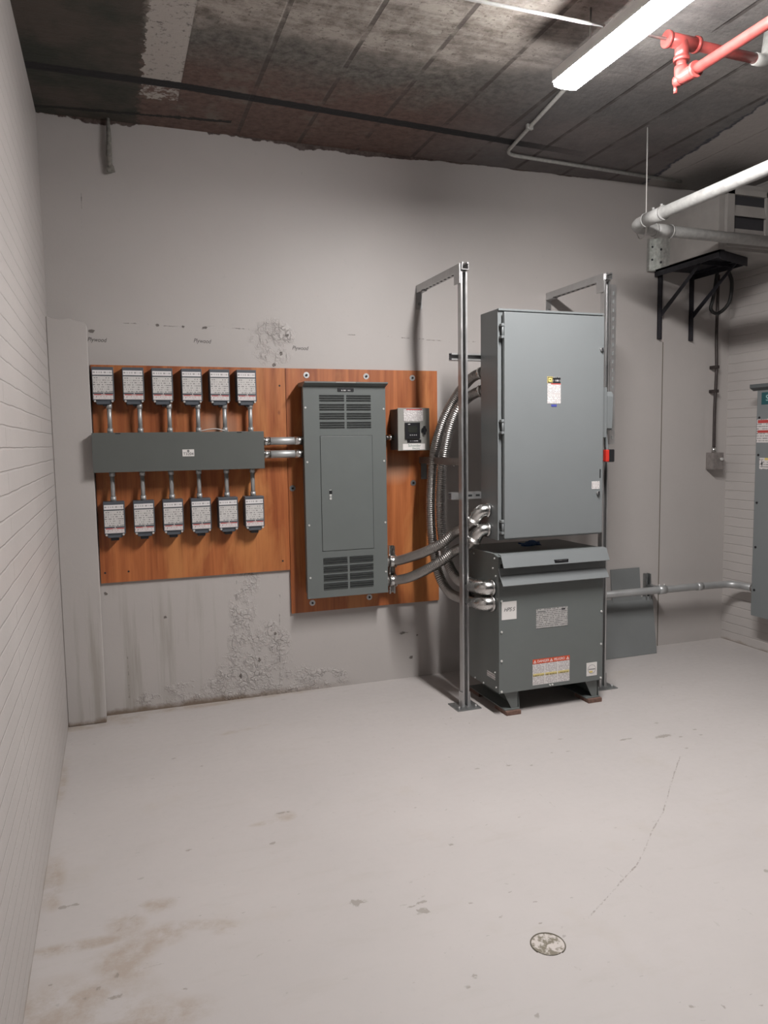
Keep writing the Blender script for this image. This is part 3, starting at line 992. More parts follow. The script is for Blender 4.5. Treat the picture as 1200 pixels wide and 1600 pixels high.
for x, lb in ((1.932, 'galvanised strut arm from the left post back to the wall'), (2.903, 'galvanised strut arm from the right post back to the wall')):
    t = thing('wall_strut', (x, D, 2.58), lb, 'strut arm', 'strut arms at the top of the frame')
    a = strut(MB(), (x, POSTY - .04, 2.583), (x, D - .006, 2.583), (0, 0, 1)).build('channel', 'galvanised', t)
    mb = MB()
    for k in range(10):
        y = 4.08 + k * .055
        mb.box(x - .0065, x + .0065, y, y + .028, 2.5617, 2.5627)
    mb.build('slot_row', 'black_slot', a)
    br = box('wall_angle', 'galvanised', x - .020, x + .020, D - .006, D, 2.455, 2.562, t)
    box('wall_angle_top', 'galvanised', x - .020, x + .020, D - .09, D, 2.556, 2.562, br)
    MB().cyl((x, D - .016, 2.488), (x, D - .006, 2.488), .010, 6).build('bolt', 'galvanised_dull', br)
    box('angle_bracket', 'galvanised', x - .028, x - .0215, POSTY - .018, POSTY + .055, 2.49, 2.60, t)

for z, lb in ((2.081, 'galvanised cross strut behind the upper part of the large switch box'), (1.272, 'galvanised cross strut behind the lower part of the large switch box')):
    t = thing('cross_strut', (2.4, 4.06, z), lb, 'strut', 'cross struts behind the switch box')
    x0 = 1.872 if z > 2 else 1.862
    a = strut(MB(), (x0, 4.0615, z), (2.962, 4.0615, z), (0, -1, 0) if z > 2 else (0, 1, 0)).build('channel', 'galvanised', t)
    if z < 2:
        mb = MB()
        for k in range(3):
            mb.box(1.972 + k * .05, 1.998 + k * .05, 4.0403, 4.0412, z - .006, z + .006)
        mb.build('slot_row', 'black_slot', a)
    for zz in (-.014, .014):
        MB().cyl((x0 - .012, 4.050, z + zz), (x0 + .014, 4.050, z + zz), .004, 8).build('bolt', 'black_iron', t)

# arm at mid height, from the left post to the wall
t = thing('wall_strut', (1.932, D, 1.46), 'galvanised strut arm at mid height, reflecting the orange board', 'strut arm')
strut(MB(), (1.932, POSTY + .022, 1.472), (1.932, D - .02, 1.472), (0, 0, 1)).build('channel', 'galvanised_dull', t)
an = box('wall_angle', 'galvanised_dull', 1.925, 1.965, PLY - .006, PLY, 1.345, 1.45, t)
for y in (4.15, 4.55):
    MB().cyl((1.932, y, 1.444), (1.932, y, 1.452), .007, 6).build('bolt', 'zinc_bright', t)

# ------------------------------------------------------------------ disconnect switch
BX0, BX1, BY0, BY1, BZ0, BZ1 = 2.057, 2.752, 3.832, 4.041, 1.024, 2.326
t = thing('disconnect_switch', (2.4, BY1, BZ0), 'large tall grey switch box held between the strut posts', 'switch box')
box('enclosure', 'grey_enamel_light', BX0, BX1, BY0 + .006, BY1, BZ0, BZ1, t, .003)
MB().prism([(BX0, BZ0), (BX0 + .034, BZ0), (BX0 + .034, BZ1), (BX0, BZ1)], BY0, BY0 + .012, 'y', .001).build('flange', 'grey_enamel_light', t)
box('top_flange', 'grey_enamel_light', BX0, BX1, BY0 - .012, BY0 + .006, BZ1 - .012, BZ1, t, .002)
dr = box('door', 'grey_enamel_light', 2.078, 2.735, 3.792, 3.818, 1.036, 2.304, t, .005)
box('door_seal', 'rubber_black', 2.090, 2.725, 3.817, BY0 + .007, 1.046, 2.294, t)
for z in (2.20, 1.67, 1.102):
    h_ = MB().cyl((2.074, 3.806, z - .042), (2.074, 3.806, z + .042), .0065, 10).build('hinge', 'grey_enamel_light', t)
    for dz in (-.033, .033):
        MB().box(2.062, 2.095, 3.796, 3.826, z + dz - .007, z + dz + .007, .002).build('knuckle', 'grey_enamel_light', h_)
lb_ = box('warning_label', 'print_white', 2.353, 2.441, 3.7905, 3.792, 1.800, 1.913, dr)
box('red_band', 'label_red', 2.375, 2.440, 3.7900, 3.7907, 1.908, 1.914, lb_)
lk = box('yellow_label', 'label_yellow', 2.352, 2.387, 3.7905, 3.792, 1.917, 1.952, dr)
box('frame_mark', 'ink', 2.354, 2.385, 3.7900, 3.7906, 1.919, 1.950, lk)
box('yellow_field', 'label_yellow', 2.358, 2.381, 3.7896, 3.7901, 1.923, 1.946, lk)
box('square_mark', 'ink', 2.366, 2.373, 3.7892, 3.7897, 1.931, 1.938, lk)
box('black_label', 'print_black', 2.388, 2.439, 3.7905, 3.792, 1.917, 1.950, dr)
box('blue_label', 'label_blue', 2.379, 2.415, 3.7905, 3.792, 1.782, 1.795, dr)
box('small_label', 'print_white', 2.657, 2.712, 3.7905, 3.792, 1.300, 1.345, dr)
box('slot', 'black_slot', 2.712, 2.718, 3.7900, 3.7925, 1.364, 1.416, dr)
for x, z in ((2.715, 2.112), (2.700, 1.276)):
    kn = MB().cyl((x, 3.780, z), (x, 3.792, z), .011, 14).build('latch_knob', 'galvanised', dr)
    MB().box(x - .003, x + .003, 3.776, 3.781, z - .010, z + .010).build('latch_slot', 'black_iron', kn)
# operating handle on the right side
hd = MB().prism([(3.85, 1.90), (3.85, 1.60), (3.93, 1.60), (3.965, 1.66), (3.97, 1.80), (3.95, 1.88)], BX1 + .002, BX1 + .050, 'x', .003).build('handle_housing', 'grey_enamel_light', t)
MB().prism([(3.87, 1.86), (3.90, 1.885), (3.95, 1.86), (3.955, 1.70), (3.935, 1.645), (3.88, 1.645)], BX1 + .046, BX1 + .120, 'x', .012).build('handle_cover', 'grey_enamel_light', hd)
lv = MB().tube([(BX1 + .05, 3.905, 1.70), (BX1 + .070, 3.895, 1.62), (BX1 + .080, 3.89, 1.54), (BX1 + .085, 3.885, 1.50)], [.012, .012, .010, .009], 10).build('lever', 'grey_enamel_light', hd)
MB().cyl((BX1 + .005, 3.88, 1.635), (BX1 + .060, 3.88, 1.635), .017, 14).build('pivot', 'grey_enamel_dark', hd)
MB().box(BX1 + .060, BX1 + .092, 3.868, 3.902, 1.455, 1.528, .006).build('lever_grip', 'grip_red', lv)
MB().box(BX1 + .080, BX1 + .120, 3.866, 3.904, 1.453, 1.530, .006).build('grip_cover', 'black_plastic', lv)

# ------------------------------------------------------------------ transformer
TX0, TX1, TY0, TY1, TZ0, TZ1 = 2.040, 2.742, 3.790, 4.290, .137, .935
t = thing('transformer', (2.39, 4.04, 0), 'large grey floor transformer under the tall switch box', 'transformer')
box('enclosure', 'grey_enamel', TX0, TX1, TY0 + .004, TY1, TZ0, .900, t, .003)
mb = MB()
mb.prism([(TY0 + .003, .90), (TY0 + .003, .930), (TY0 + .06, .945), (TY1, .940), (TY1, .90)], TX0, TX1, 'x')
mb.build('lid', 'grey_enamel', t)
fp = box('front_panel', 'grey_enamel', TX0 - .001, TX1 + .001, TY0 - .003, TY0 + .004, TZ0, .790, t, .001)
box('vent_opening', 'black_slot', TX0 + .012, TX1 - .012, TY0 + .001, TY0 + .0045, .80, .892, t)
hood = [(TY0 + .004, .952), (TY0 - .028, .948), (TY0 - .062, .880), (TY0 - .058, .877), (TY0 - .024, .943), (TY0 + .004, .946)]
MB().prism(hood, TX0 - .002, TX1 + .002, 'x').build('upper_hood', 'grey_enamel_light', t)
hood2 = [(TY0 + .002, .868), (TY0 - .010, .826), (TY0 - .052, .772), (TY0 - .055, .776), (TY0 - .014, .832), (TY0 - .002, .870)]
h2 = MB().prism(hood2, TX0 - .002, TX1 + .006, 'x').build('lower_hood', 'grey_enamel_light', t)
g = Vector((0, -.062 + .028, -.068)).normalized()
tg = box('nameplate', 'black_plastic', 2.370, 2.460, TY0 - .0615, TY0 - .052, .889, .905, t)
box('nameplate_text', 'print_black', 2.380, 2.450, TY0 - .0620, TY0 - .0614, .893, .902, tg)
lb_ = box('handwritten_label', 'white_paper', 2.056, 2.152, TY0 - .0045, TY0 - .003, .569, .674, fp)
text('handwriting', 'HPS S', 'ink', (2.104, TY0 - .005, .627), .032, lb_, sx=.9, shear=.3, depth=.0002)
pl = box('rating_plate', 'print_plate', 2.282, 2.494, TY0 - .0045, TY0 - .003, .498, .612, fp)
box('plate_header', 'ink_grey', 2.290, 2.345, TY0 - .0050, TY0 - .0044, .592, .600, pl)
box('plate_mark', 'ink', 2.452, 2.478, TY0 - .0050, TY0 - .0044, .594, .604, pl)
dl = box('danger_label', 'print_white', 2.259, 2.511, TY0 - .0045, TY0 - .003, .160, .314, fp)
box('red_band', 'label_orange_red', 2.259, 2.511, TY0 - .0050, TY0 - .0044, .287, .315, dl)
text('danger_text', 'DANGER', 'white_ink', (2.330, TY0 - .0052, .3005), .021, dl, sx=.95, depth=.0002)
text('danger_text', 'PELIGRO', 'white_ink', (2.440, TY0 - .0052, .3005), .021, dl, sx=.90, depth=.0002)
for x in (2.274, 2.385, 2.497):
    w_ = MB().prism([(x - .010, .292), (x + .010, .292), (x, .310)], TY0 - .0056, TY0 - .0049, 'y').build('warning_triangle', 'white_ink', dl)
    MB().prism([(x - .0035, .295), (x + .0035, .295), (x, .304)], TY0 - .0060, TY0 - .0055, 'y').build('triangle_mark', 'label_orange_red', w_)
box('yellow_band', 'print_yellow', 2.262, 2.508, TY0 - .0050, TY0 - .0044, .212, .228, dl)
for x in (2.341, 2.427):
    box('column_gap', 'white_paper', x - .003, x + .003, TY0 - .0052, TY0 - .0044, .163, .286, dl)
sq = box('seismic_label', 'white_paper', 2.630, 2.704, TY0 - .0045, TY0 - .003, .170, .252, fp)
mb = MB()
mb.tube([(2.667 + .027 * math.cos(a), TY0 - .0045, .211 + .027 * math.sin(a)) for a in [i * math.pi / 16 for i in range(33)]], .0010, 6)
mb.build('ring_mark', 'ink_grey', sq)
box('bar_mark', 'ink_grey', 2.645, 2.690, TY0 - .0055, TY0 - .0044, .209, .213, sq)
box('swatch_mark', 'label_yellow', 2.650, 2.672, TY0 - .0055, TY0 - .0044, .190, .200, sq)
box('side_label', 'print_side', TX0 - .0015, TX0, 3.835, 3.935, .205, .235, t)
for x, z in ((2.055, .68), (2.055, .50), (2.055, .33), (2.055, .148), (2.731, .80), (2.731, .56), (2.731, .36), (2.731, .150)):
    MB().cyl((x, TY0 - .008, z), (x, TY0 - .002, z), .0065, 8).build('screw', 'zinc_bright', fp)
for x in (2.375, 2.392):
    MB().cyl((x, TY0 - .010, .150), (x, TY0 - .002, .150), .0055, 8).build('screw', 'zinc_bright', fp)
for y, z in ((3.84, .92), (3.86, .86), (3.825, .82), (3.82, .165), (3.835, .25), (3.98, .145), (4.09, .145), (4.1, .915)):
    MB().cyl((TX0 - .005, y, z), (TX0 + .001, y, z), .0055, 8).build('side_screw', 'zinc_bright', t)
# feet: two folded steel rails under the case
for x0, x1 in ((2.075, 2.185), (2.630, 2.735)):
    mb = MB()
    mb.prism([(x0 + .005, TZ0), (x1 - .005, TZ0), (x1 + .003, .028), (x0 + .06, .028)], 3.812, 3.817, 'y')
    mb.box(x1 - .010, x1 - .005, 3.812, 4.27, .028, TZ0)
    mb.box(x0 + .01, x1 - .003, 3.800, 4.28, .025, .031)
    f_ = mb.build('foot_rail', 'grey_enamel', t)
    MB().cyl(((x0 + x1) / 2 + .02, 3.825, .031), ((x0 + x1) / 2 + .02, 3.825, .040), .008, 6).build('bolt', 'zinc_bright', f_)

for x0, lb in ((2.086, 'brown pad under the front left foot of the transformer'), (2.645, 'brown pad under the front right foot of the transformer')):
    tag(box('rubber_pad', 'brown_pad', x0, x0 + .096, 3.782, 3.93, 0, .025, None, .003), lb, 'pad', 'pads under the transformer')
for x0, lb in ((2.086, 'brown pad under the rear left foot of the transformer'), (2.645, 'brown pad under the rear right foot of the transformer')):
    tag(box('rubber_pad', 'brown_pad', x0, x0 + .096, 4.14, 4.285, 0, .025, None, .003), lb, 'pad', 'pads under the transformer')

# blue rag and a cable offcut on the lid
mb = MB()
rows_ = 9
vv = []
for i in range(rows_):
    for j in range(rows_):
        u, v = i / 8 - .5, j / 8 - .5
        vv.append((2.44 + u * .13 + .02 * math.sin(5 * v), 4.12 + v * .12 + .015 * math.sin(6 * u), .946 + .022 * math.exp(-7 * (u * u + v * v)) + .007 * math.sin(17 * u + 3) * math.cos(13 * v)))
vv2 = [(x, y, .941) for x, y, z in vv]
fl = []
K = rows_ * rows_
for i in range(rows_ - 1):
    for j in range(rows_ - 1):
        a = i * rows_ + j
        fl.append([a, a + 1, a + rows_ + 1, a + rows_])
        fl.append([K + a + rows_, K + a + rows_ + 1, K + a + 1, K + a])
for i in range(rows_ - 1):
    fl.append([i, i + K, i + 1 + K, i + 1])
    e = (rows_ - 1) * rows_
    fl.append([e + i + 1, e + i + 1 + K, e + i + K, e + i])
    fl.append([(i + 1) * rows_, (i + 1) * rows_ + K, i * rows_ + K, i * rows_])
    fl.append([i * rows_ + 8, i * rows_ + 8 + K, (i + 1) * rows_ + 8 + K, (i + 1) * rows_ + 8])
mb.verts(vv + vv2, fl, True)
tag(mb.build('cloth', 'blue_cloth'), 'dark blue cloth lying on top of the transformer', 'cloth')

# ------------------------------------------------------------------ flexible conduits
FR = .0315


def hose_mesh(path):
    pts = crom(path, .0031)
    rr = []
    for i, p in enumerate(pts):
        ph = (i % 4)
        rr.append(FR * (1.0, 1.0, .86, .86)[ph])
    return MB().tube(pts, rr, 16)


def collar(parent, p, d, r=.038, L=.03, name='connector'):
    p, d = Vector(p), Vector(d).normalized()
    mb = MB()
    mb.tube([p - d * L / 2, p - d * L / 2 + d * .004, p + d * L / 2 - d * .004, p + d * L / 2], [r * .93, r, r, r * .93], 20)
    return mb.build(name, 'zinc_bright', parent)


def elbow(parent, pts, r=.042):
    e = MB().tube(fillet(pts, .035, 8), r, 20).build('elbow_connector', 'zinc_bright', parent)
    for a, b_ in ((0, 1), (-1, -2)):
        p = Vector(pts[a])
        d = (Vector(pts[b_]) - p).normalized()
        collar(e, p + d * .010, d, r * 1.17, .014, 'ring')
    q = Vector(pts[-1])
    MB().cyl(q + Vector((-.010, 0, .040)), q + Vector((-.010, 0, .054)), .0055, 8).build('clamp_screw', 'zinc_bright', e)
    return e


A = [(2.150, 4.050, 2.002), (2.135, 4.10, 2.002), (2.115, 4.15, 1.999), (2.091, 4.22, 1.978), (2.062, 4.31, 1.915), (2.023, 4.38, 1.823), (1.973, 4.42, 1.693), (1.932, 4.44, 1.532), (1.908, 4.44, 1.329), (1.901, 4.44, 1.124), (1.908, 4.42, .92), (1.925, 4.37, .748), (1.952, 4.29, .655), (1.972, 4.19, .632), (1.985, 4.08, .637)]
B = [(2.150, 4.050, 1.893), (2.135, 4.10, 1.893), (2.116, 4.15, 1.893), (2.091, 4.22, 1.874), (2.058, 4.27, 1.834), (2.016, 4.30, 1.768), (1.981, 4.33, 1.651), (1.958, 4.36, 1.492), (1.943, 4.37, 1.331), (1.933, 4.36, 1.15), (1.94, 4.34, .969), (1.958, 4.29, .822), (1.974, 4.19, .742), (1.985, 4.09, .738)]
for path, lb, ez in ((A, 'outer ribbed steel hose curving down behind the left post', .655), (B, 'inner ribbed steel hose curving down behind the left post', .748)):
    t = thing('flexible_conduit', path[0], lb, 'flexible conduit', 'ribbed hoses from switch box down to transformer')
    hose_mesh(path).build('hose', 'flex_steel', t)
    collar(t, path[2], Vector(path[2]) - Vector(path[1]), .037, .022)
    z = ez
    elbow(t, [(TX0, 3.862, z), (1.985, 3.862, z), (1.985, 4.075, z - .018)])

Cc = [(1.986, 3.990, 1.128), (1.972, 4.06, 1.082), (1.936, 4.15, 1.043), (1.869, 4.21, .970), (1.804, 4.30, .913), (1.752, 4.44, .861), (1.715, 4.55, .827), (1.672, 4.59, .820)]
Dc = [(1.986, 3.990, 1.015), (1.972, 4.06, .968), (1.935, 4.15, .930), (1.868, 4.21, .863), (1.803, 4.30, .797), (1.751, 4.44, .733), (1.713, 4.55, .701), (1.670, 4.59, .694)]
for path, lb, ez in ((Cc, 'upper ribbed steel hose running from the tall panel up to the switch box', 1.188), (Dc, 'lower ribbed steel hose running from the tall panel up to the switch box', 1.075)):
    t = thing('flexible_conduit', path[-1], lb, 'flexible conduit', 'ribbed hoses from panel to switch box')
    hose_mesh(path).build('hose', 'flex_steel', t)
    elbow(t, [(BX0, 3.945, ez), (2.004, 3.945, ez + .004), (1.984, 3.995, ez - .068)], .037)
    z = path[-1][2]
    cn = collar(t, (1.690, 4.578, z), (1, -.12, 0), .036, .040)
    collar(cn, (1.668, 4.585, z), (1, 0, 0), .042, .010, 'locknut')
    collar(cn, (1.645, 4.588, z), (1, 0, 0), .037, .032, 'bushing')
    MB().box(1.700, 1.722, 4.530, 4.552, z + .002, z + .022, .002).build('clamp_block', 'zinc_bright', cn)

t = thing('conduit_strut', (1.706, PLY, .60), 'short vertical strut with clamps beside the lower right of the tall panel', 'strut')
strut(MB(), (1.697, PLY - .0215, .600), (1.697, PLY - .0215, .915), (0, -1, 0)).build('channel', 'zinc_bright', t)
for z in (.820, .694):
    mb = MB()
    mb.tube([(1.706, 4.59 + .040 * math.cos(a) - .008, z + .040 * math.sin(a)) for a in [math.pi * .5 + i * math.pi / 10 for i in range(11)]], .004, 8)
    mb.build('clamp', 'zinc_bright', t)

# ------------------------------------------------------------------ things right of the transformer
def leaning(name, mat, x0, x1, h_, yb, yt, th, lb, x0t=None, x1t=None, z0=0.):
    x0t = x0 if x0t is None else x0t
    x1t = x1 if x1t is None else x1t
    n_ = Vector((0, -(h_), (yb - yt))).normalized() * th
    a = [(x0, yb, z0), (x1, yb, z0), (x1t, yt, z0 + h_), (x0t, yt, z0 + h_)]
    b2 = [tuple(Vector(v) - n_) for v in a]
    mb = MB()
    mb.verts(a + b2, [[0, 1, 2, 3], [7, 6, 5, 4], [0, 4, 5, 1], [1, 5, 6, 2], [2, 6, 7, 3], [3, 7, 4, 0]])
    o = mb.build(name, mat)
    return tag(o, lb, 'metal sheet', 'loose sheets leaning on the wall')


leaning('metal_sheet', 'sheet_grey', 3.13, 3.742, .400, 4.505, 4.640, .003, 'large loose grey sheet leaning under the horizontal conduit', 3.17, 3.805, .002)
leaning('metal_sheet', 'sheet_grey', 3.438, 3.690, .622, 4.585, 4.664, .003, 'smaller loose grey sheet leaning on the wall behind the larger one', 3.440, 3.700, .002)

t = thing('steel_conduit', (3.2, 4.5, .48), 'horizontal steel conduit from behind the transformer to the right cabinet', 'conduit')
pth = fillet([(2.70, 4.495, .483), (3.75, 4.495, .479), (4.16, 4.50, .475), (4.405, 4.47, .478), (4.41, 4.232, .480)], .10, 10)
MB().tube(pth, .0265, 20).build('pipe', 'emt_steel', t)
c_ = MB().cyl((3.735, 4.495, .479), (3.80, 4.495, .479), .032, 20).build('coupling', 'emt_steel', t)
for x in (3.745, 3.79):
    MB().cyl((x, 4.495, .508), (x, 4.495, .520), .006, 6).build('set_screw', 'zinc_bright', c_)
MB().cyl((4.09, 4.499, .476), (4.14, 4.500, .475), .030, 20).build('coupling', 'emt_steel', t)
MB().cyl((4.41, 4.275, .480), (4.41, 4.235, .480), .036, 20).build('connector', 'zinc_bright', t)

t = thing('strut_bracket', (3.71, D, .40), 'short strut piece on the wall behind the horizontal conduit', 'bracket')
strut(MB(), (3.760, D - .0215, .375), (3.760, D - .0215, .575), (0, -1, 0)).build('channel', 'galvanised_dull', t)
box('spacer', 'galvanised_dull', 3.738, 3.782, 4.524, D - .04, .462, .496, t)
mb = MB()
mb.tube([(3.760, 4.495 + .033 * math.sin(a), .479 + .033 * math.cos(a)) for a in [i * math.pi / 10 for i in range(11)]], .004, 8)
mb.build('pipe_clamp', 'galvanised', t)

# ------------------------------------------------------------------ cabinet on the right wall
CX = 4.32
t = thing('wall_cabinet', (XR, 3.9, .30), 'tall grey electrical cabinet cut by the right edge of the photo', 'electrical panel')
box('enclosure', 'grey_enamel', CX + .022, XR, 3.52, 4.215, .40, 1.935, t, .003)
cv = box('front_cover', 'grey_enamel_light', CX, CX + .022, 3.49, 4.205, .300, 1.935, t, .003)
MB().prism([(4.500, 1.955), (4.285, 1.960), (4.285, 1.935), (4.320, 1.915), (4.320, 1.935), (4.5, 1.935)], 3.48, 4.240, 'y').build('drip_hood', 'grey_enamel_dark', t)
box('side_flange', 'grey_enamel_dark', CX + .03, CX + .16, 4.215, 4.222, .39, .58, t)
lg = box('maker_label', 'label_teal', CX - .0015, CX, 3.87, 4.165, 1.815, 1.900, cv)
text('maker_name', 'SIEMENS', 'teal_ink', (CX - .002, 4.020, 1.858), .058, lg, '-x', .0003)
wl_ = box('warning_label', 'print_side', CX - .0015, CX, 3.93, 4.198, 1.550, 1.715, cv)
box('red_band', 'label_red', CX - .0021, CX - .0014, 3.93, 4.190, 1.686, 1.708, wl_)
box('red_band', 'label_red', CX - .0021, CX - .0014, 3.93, 4.190, 1.618, 1.636, wl_)
yl = box('arc_flash_label', 'print_side', CX - .0015, CX, 3.88, 4.166, 1.362, 1.442, cv)
box('yellow_band', 'label_yellow', CX - .0021, CX - .0014, 3.88, 4.120, 1.427, 1.442, yl)
MB().prism([(4.150, 1.428), (4.135, 1.400), (4.143, 1.400), (4.138, 1.375), (4.156, 1.406), (4.147, 1.406)], CX - .0024, CX - .0014, 'x').build('bolt_symbol', 'ink', yl)
for z in (1.725, 1.462, 1.122, .802, .490):
    MB().cyl((CX - .005, 4.178, z), (CX, 4.178, z), .008, 12).build('screw', 'black_plastic', cv)

# ------------------------------------------------------------------ junction box and its conduit
t = thing('junction_box', (4.36, D - .004, 1.34), 'small old metal junction box on the back wall near the corner', 'junction box')
box('body', 'old_box', 4.305, 4.400, 4.585, D - .004, 1.345, 1.475, t, .004)
MB().cyl((4.372, 4.572, 1.425), (4.372, 4.585, 1.425), .012, 10).build('screw', 'zinc_bright', t)
t = thing('thin_conduit', (4.335, 4.61, 1.475), 'thin dark conduit dropping down the wall to the junction box', 'conduit')
MB().tube(crom([(4.330, 4.615, 1.50), (4.328, 4.615, 1.80), (4.336, 4.615, 2.10), (4.333, 4.62, 2.35), (4.338, 4.62, 2.80)], .03), .0115, 12).build('pipe', 'old_conduit', t)
MB().cyl((4.330, 4.615, 1.472), (4.330, 4.615, 1.515), .017, 12).build('connector', 'zinc_bright', t)
for z in (1.94, 2.12):
    MB().box(4.318, 4.352, 4.600, D - .004, z - .012, z + .012, .003).build('strap', 'old_conduit', t)

# black cable loops hanging under the shelf
cab = [(4.26, 4.55, 2.80), (4.22, 4.54, 2.62), (4.20, 4.54, 2.53), (4.25, 4.52, 2.50), (4.33, 4.50, 2.58), (4.35, 4.50, 2.72), (4.34, 4.52, 2.80)]
tag(MB().tube(crom(cab, .015), .013, 10).build('cable', 'rubber_black'), 'black cable loop hanging behind the black shelf bracket', 'cable')

# ------------------------------------------------------------------ duct on its black shelf
t = thing('air_duct', (4.1, 4.3, 2.80), 'grey sheet metal duct box with a louvre, high in the right corner', 'duct')
box('casing', 'duct_paint', 3.785, XR, 4.04, D - .004, 2.815, 3.24, t, .002)
box('corner_strip', 'duct_zinc', 3.725, 3.784, D - .030, D - .004, 2.80, 3.03, t)
box('corner_strip', 'duct_zinc', 3.777, 3.785, 4.50, D - .025, 2.81, 3.03, t)
for z in (2.88, 2.97):
    MB().cyl((3.75, D - .033, z), (3.75, D - .028, z), .008, 8).build('screw', 'black_iron', t)
    MB().cyl((3.774, 4.58, z - .03), (3.778, 4.58, z - .03), .009, 8).build('screw', 'black_iron', t)
lv = MB()
for a in ((3.83, 3.890, 2.86, 3.20), (4.155, 4.215, 2.86, 3.20)):
    lv.box(a[0], a[1], 4.015, 4.04, a[2], a[3], .002)
lv.box(3.83, 4.215, 4.015, 4.04, 3.165, 3.20)
lv.box(3.83, 4.215, 4.015, 4.04, 2.835, 2.880)
lv = lv.build('louvre_frame', 'duct_paint', t)
box('louvre_back', 'louvre_dark', 3.888, 4.157, 4.034, 4.0405, 2.868, 3.167, lv)
for z in (2.985, 3.135):
    MB().prism([(4.037, z - .02), (4.012, z - .105), (4.016, z - .107), (4.041, z - .022)], 3.889, 4.156, 'x').build('louvre_blade', 'duct_paint', lv)

t = thing('bracket_shelf', (4.0, D, 2.32), 'black angle iron shelf with triangular brackets under the duct', 'shelf bracket')
W0 = D - .004
mb = MB()
mb.box(3.795, 3.835, 4.035, W0, 2.800, 2.812)
mb.box(3.795, 3.801, 4.035, W0, 2.765, 2.812)
mb.box(4.115, 4.155, 4.165, W0, 2.800, 2.812)
mb.box(4.149, 4.155, 4.165, W0, 2.765, 2.812)
mb.prism([(3.795, 4.035), (4.155, 4.162), (4.155, 4.168), (3.795, 4.041)], 2.755, 2.812, 'z')
mb.box(3.795, 4.155, 4.300, 4.306, 2.780, 2.812)
mb.build('frame', 'black_iron', t)
MB().prism([(3.80, 4.042), (4.15, 4.168), (4.15, W0 - .002), (3.80, W0 - .002)], 2.8115, 2.8145, 'z').build('base_sheet', 'black_iron', t)
for x, zb in ((3.845, 2.32), (4.133, 2.315)):
    lg_ = MB()
    lg_.box(x - .020, x + .020, W0 - .006, W0, zb, 2.80)
    lg_.box(x - .020, x - .014, W0 - .04, W0, zb, 2.80)
    leg_ = lg_.build('upright', 'black_iron', t)
    MB().cyl((x, W0 - .014, zb + .05), (x, W0 - .006, zb + .05), .009, 6).build('bolt', 'galvanised_dull', leg_)
    yo = 4.24
    MB().prism([(W0 - .01, 2.455), (W0 - .01, 2.50), (yo, 2.80), (yo - .035, 2.80)], x - .014, x - .008, 'x').build('diagonal', 'black_iron', t)

# ------------------------------------------------------------------ white pipe
t = thing('white_pipe', (2.99, 3.9, 2.86), 'white painted pipe turning back on itself before the duct, hung from the ceiling', 'pipe')
zp = 2.855
pth = fillet([(2.952, 1.6, zp), (2.985, 3.905, zp), (4.50, 3.925, zp)], .13, 12)
MB().tube(pth, .0335, 20).build('pipe', 'white_pipe', t)
for (p, q) in (((2.9805, 3.60, zp), (2.9825, 3.75, zp)), ((3.17, 3.9075, zp), (3.29, 3.909, zp))):
    c_ = MB().cyl(p, q, .0385, 20).build('coupling', 'white_pipe', t)
    d = (Vector(q) - Vector(p)).normalized()
    for e in (p, q):
        collar_o = MB().cyl(Vector(e) - d * .005, Vector(e) + d * .005, .041, 20).build('coupling_ring', 'white_pipe', c_)
for y in (3.61, 3.68):
    MB().cyl((2.975, y, zp + .036), (2.975, y, zp + .050), .008, 6).build('set_screw', 'white_pipe', t)
t = thing('hanger_rod', (3.03, 3.86, ZC), 'thin white hanger rod dropping from the ceiling to the white pipe bend', 'rod')
MB().cyl((3.045, 3.83, 2.80), (3.045, 3.83, ZC), .0038, 8).build('rod', 'white_wire', t)
mb = MB()
mb.tube([(3.075 + .0, 3.905 + .045 * math.cos(a), zp + .06 * math.sin(a)) for a in [i * math.pi / 10 for i in range(21)]], .004, 6)
mb.build('loop', 'white_wire', t)

# ------------------------------------------------------------------ sprinkler pipes
ZS = 3.27
t = thing('sprinkler_pipe', (2.3, 2.75, ZS), 'red sprinkler pipe with a tee and elbow at the upper right', 'pipe')
MB().cyl((0.4, 2.752, ZS), (2.30, 2.755, ZS), .0065, 12).build('branch_pipe', 'white_pipe', t)
MB().cyl((2.35, 2.757, ZS), (2.80, 2.77, ZS), .0215, 18).build('branch_pipe', 'red_pipe', t)
tee = MB()
tee.cyl((2.28, 2.755, ZS), (2.44, 2.758, ZS), .029, 18)
tee.cyl((2.36, 2.756, ZS), (2.36, 2.756, ZS - .075), .029, 18)
tee = tee.build('tee', 'red_pipe', t)
for x in (2.285, 2.435):
    MB().cyl((x - .008, 2.756, ZS), (x + .008, 2.756, ZS), .034, 18).build('tee_ring', 'red_pipe', tee)
MB().cyl((2.36, 2.756, ZS - .080), (2.36, 2.756, ZS - .062), .034, 18).build('tee_ring', 'red_pipe', tee)
MB().cyl((2.36, 2.756, ZS - .13), (2.36, 2.756, ZS - .05), .021, 18).build('nipple', 'red_pipe', t)
zd = ZS - .150
el = MB()
el.tube(fillet([(2.36, 2.756, ZS - .10), (2.36, 2.756, zd), (2.358, 2.66, zd)], .035, 6), .029, 18)
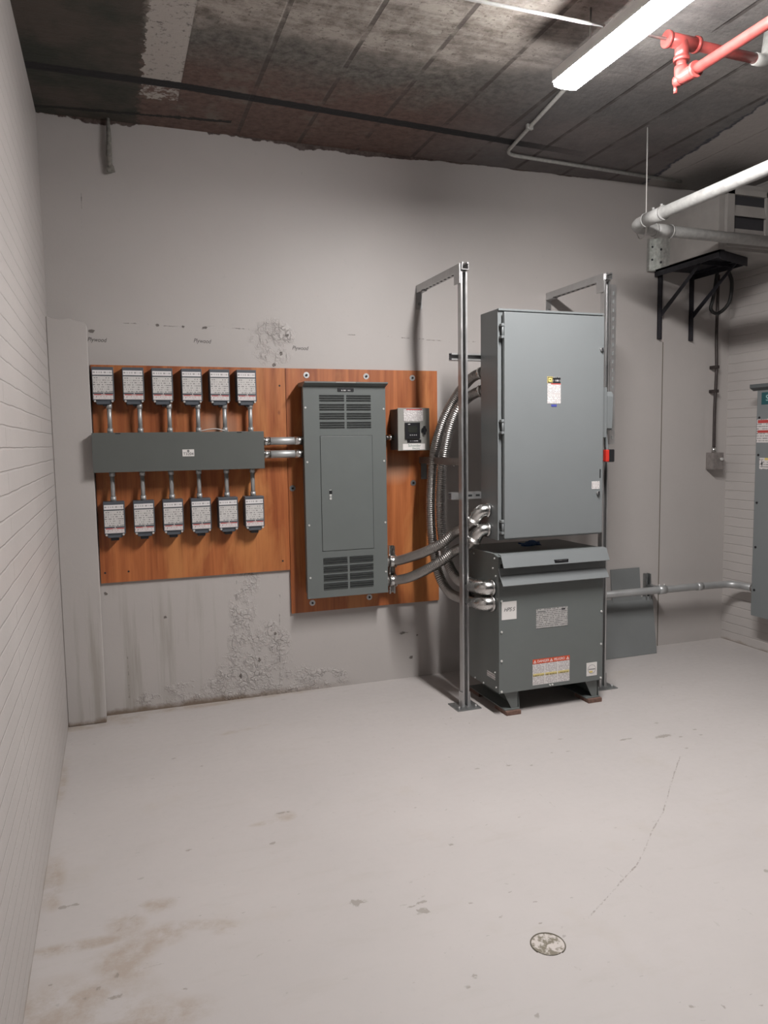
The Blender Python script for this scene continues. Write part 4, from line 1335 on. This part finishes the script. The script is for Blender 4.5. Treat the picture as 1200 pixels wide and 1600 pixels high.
el = el.build('elbow', 'red_pipe', t)
MB().cyl((2.36, 2.785, zd), (2.36, 2.756, zd), .024, 14).build('elbow_cap', 'red_pipe', el)
MB().cyl((2.357, 2.675, zd), (2.357, 2.66, zd), .033, 18).build('elbow_ring', 'red_pipe', el)
MB().cyl((2.358, 2.70, zd), (2.362, 1.2, zd), .0215, 18).build('main_pipe', 'red_pipe', t)
MB().cyl((2.36, 2.79, zd - .012), (2.36, 2.79, zd - .045), .008, 8).build('spray_head', 'red_pipe', t)
t = thing('pipe_drop', (2.84, 2.775, 3.2), 'short whitish vertical pipe with an elbow at the right end of the red branch', 'pipe')
MB().tube(fillet([(2.77, 2.768, ZS - .002), (2.842, 2.772, ZS - .002), (2.85, 2.76, ZC)], .035, 6), .026, 16).build('elbow_pipe', 'emt_painted', t)

# thin conduit on the ceiling
t = thing('thin_conduit', (2.4, 4.3, 3.38), 'thin pale conduit bending across the ceiling beyond the lamp', 'conduit')
MB().tube(fillet([(2.20, 3.0, 3.392), (2.42, 4.41, 3.392), (3.87, 4.50, 3.392)], .09, 8), .011, 10).build('pipe', 'emt_painted', t)
for y in (3.5, 4.0):
    xx = 2.20 + (y - 3.0) * .156
    MB().box(xx - .02, xx + .02, y - .01, y + .01, 3.379, ZC - .001, .002).build('strap', 'emt_painted', t)

# hanging strip and drip at the left, plaster debris
t = thing('hanging_wire', (.06, 4.62, ZC), 'pale hanging wire with a blob of plaster at the top left of the wall', 'wire')
MB().tube([(.062, 4.645, ZC), (.064, 4.640, 3.30), (.060, 4.642, 3.22), (.062, 4.645, 3.15)], [.010, .013, .016, .012], 8).build('strand', 'drip_dirty', t)
mb = MB()
bmesh.ops.create_icosphere(mb.bm, subdivisions=2, radius=.022)
for v in mb.bm.verts:
    v.co = Vector((v.co.x * 1.0, v.co.y * .7, v.co.z * 1.4)) * (1 + .25 * math.sin(v.co.x * 200 + v.co.z * 130)) + Vector((.068, 4.648, 3.145))
mb.build('plaster_blob', 'drip_dirty', t)
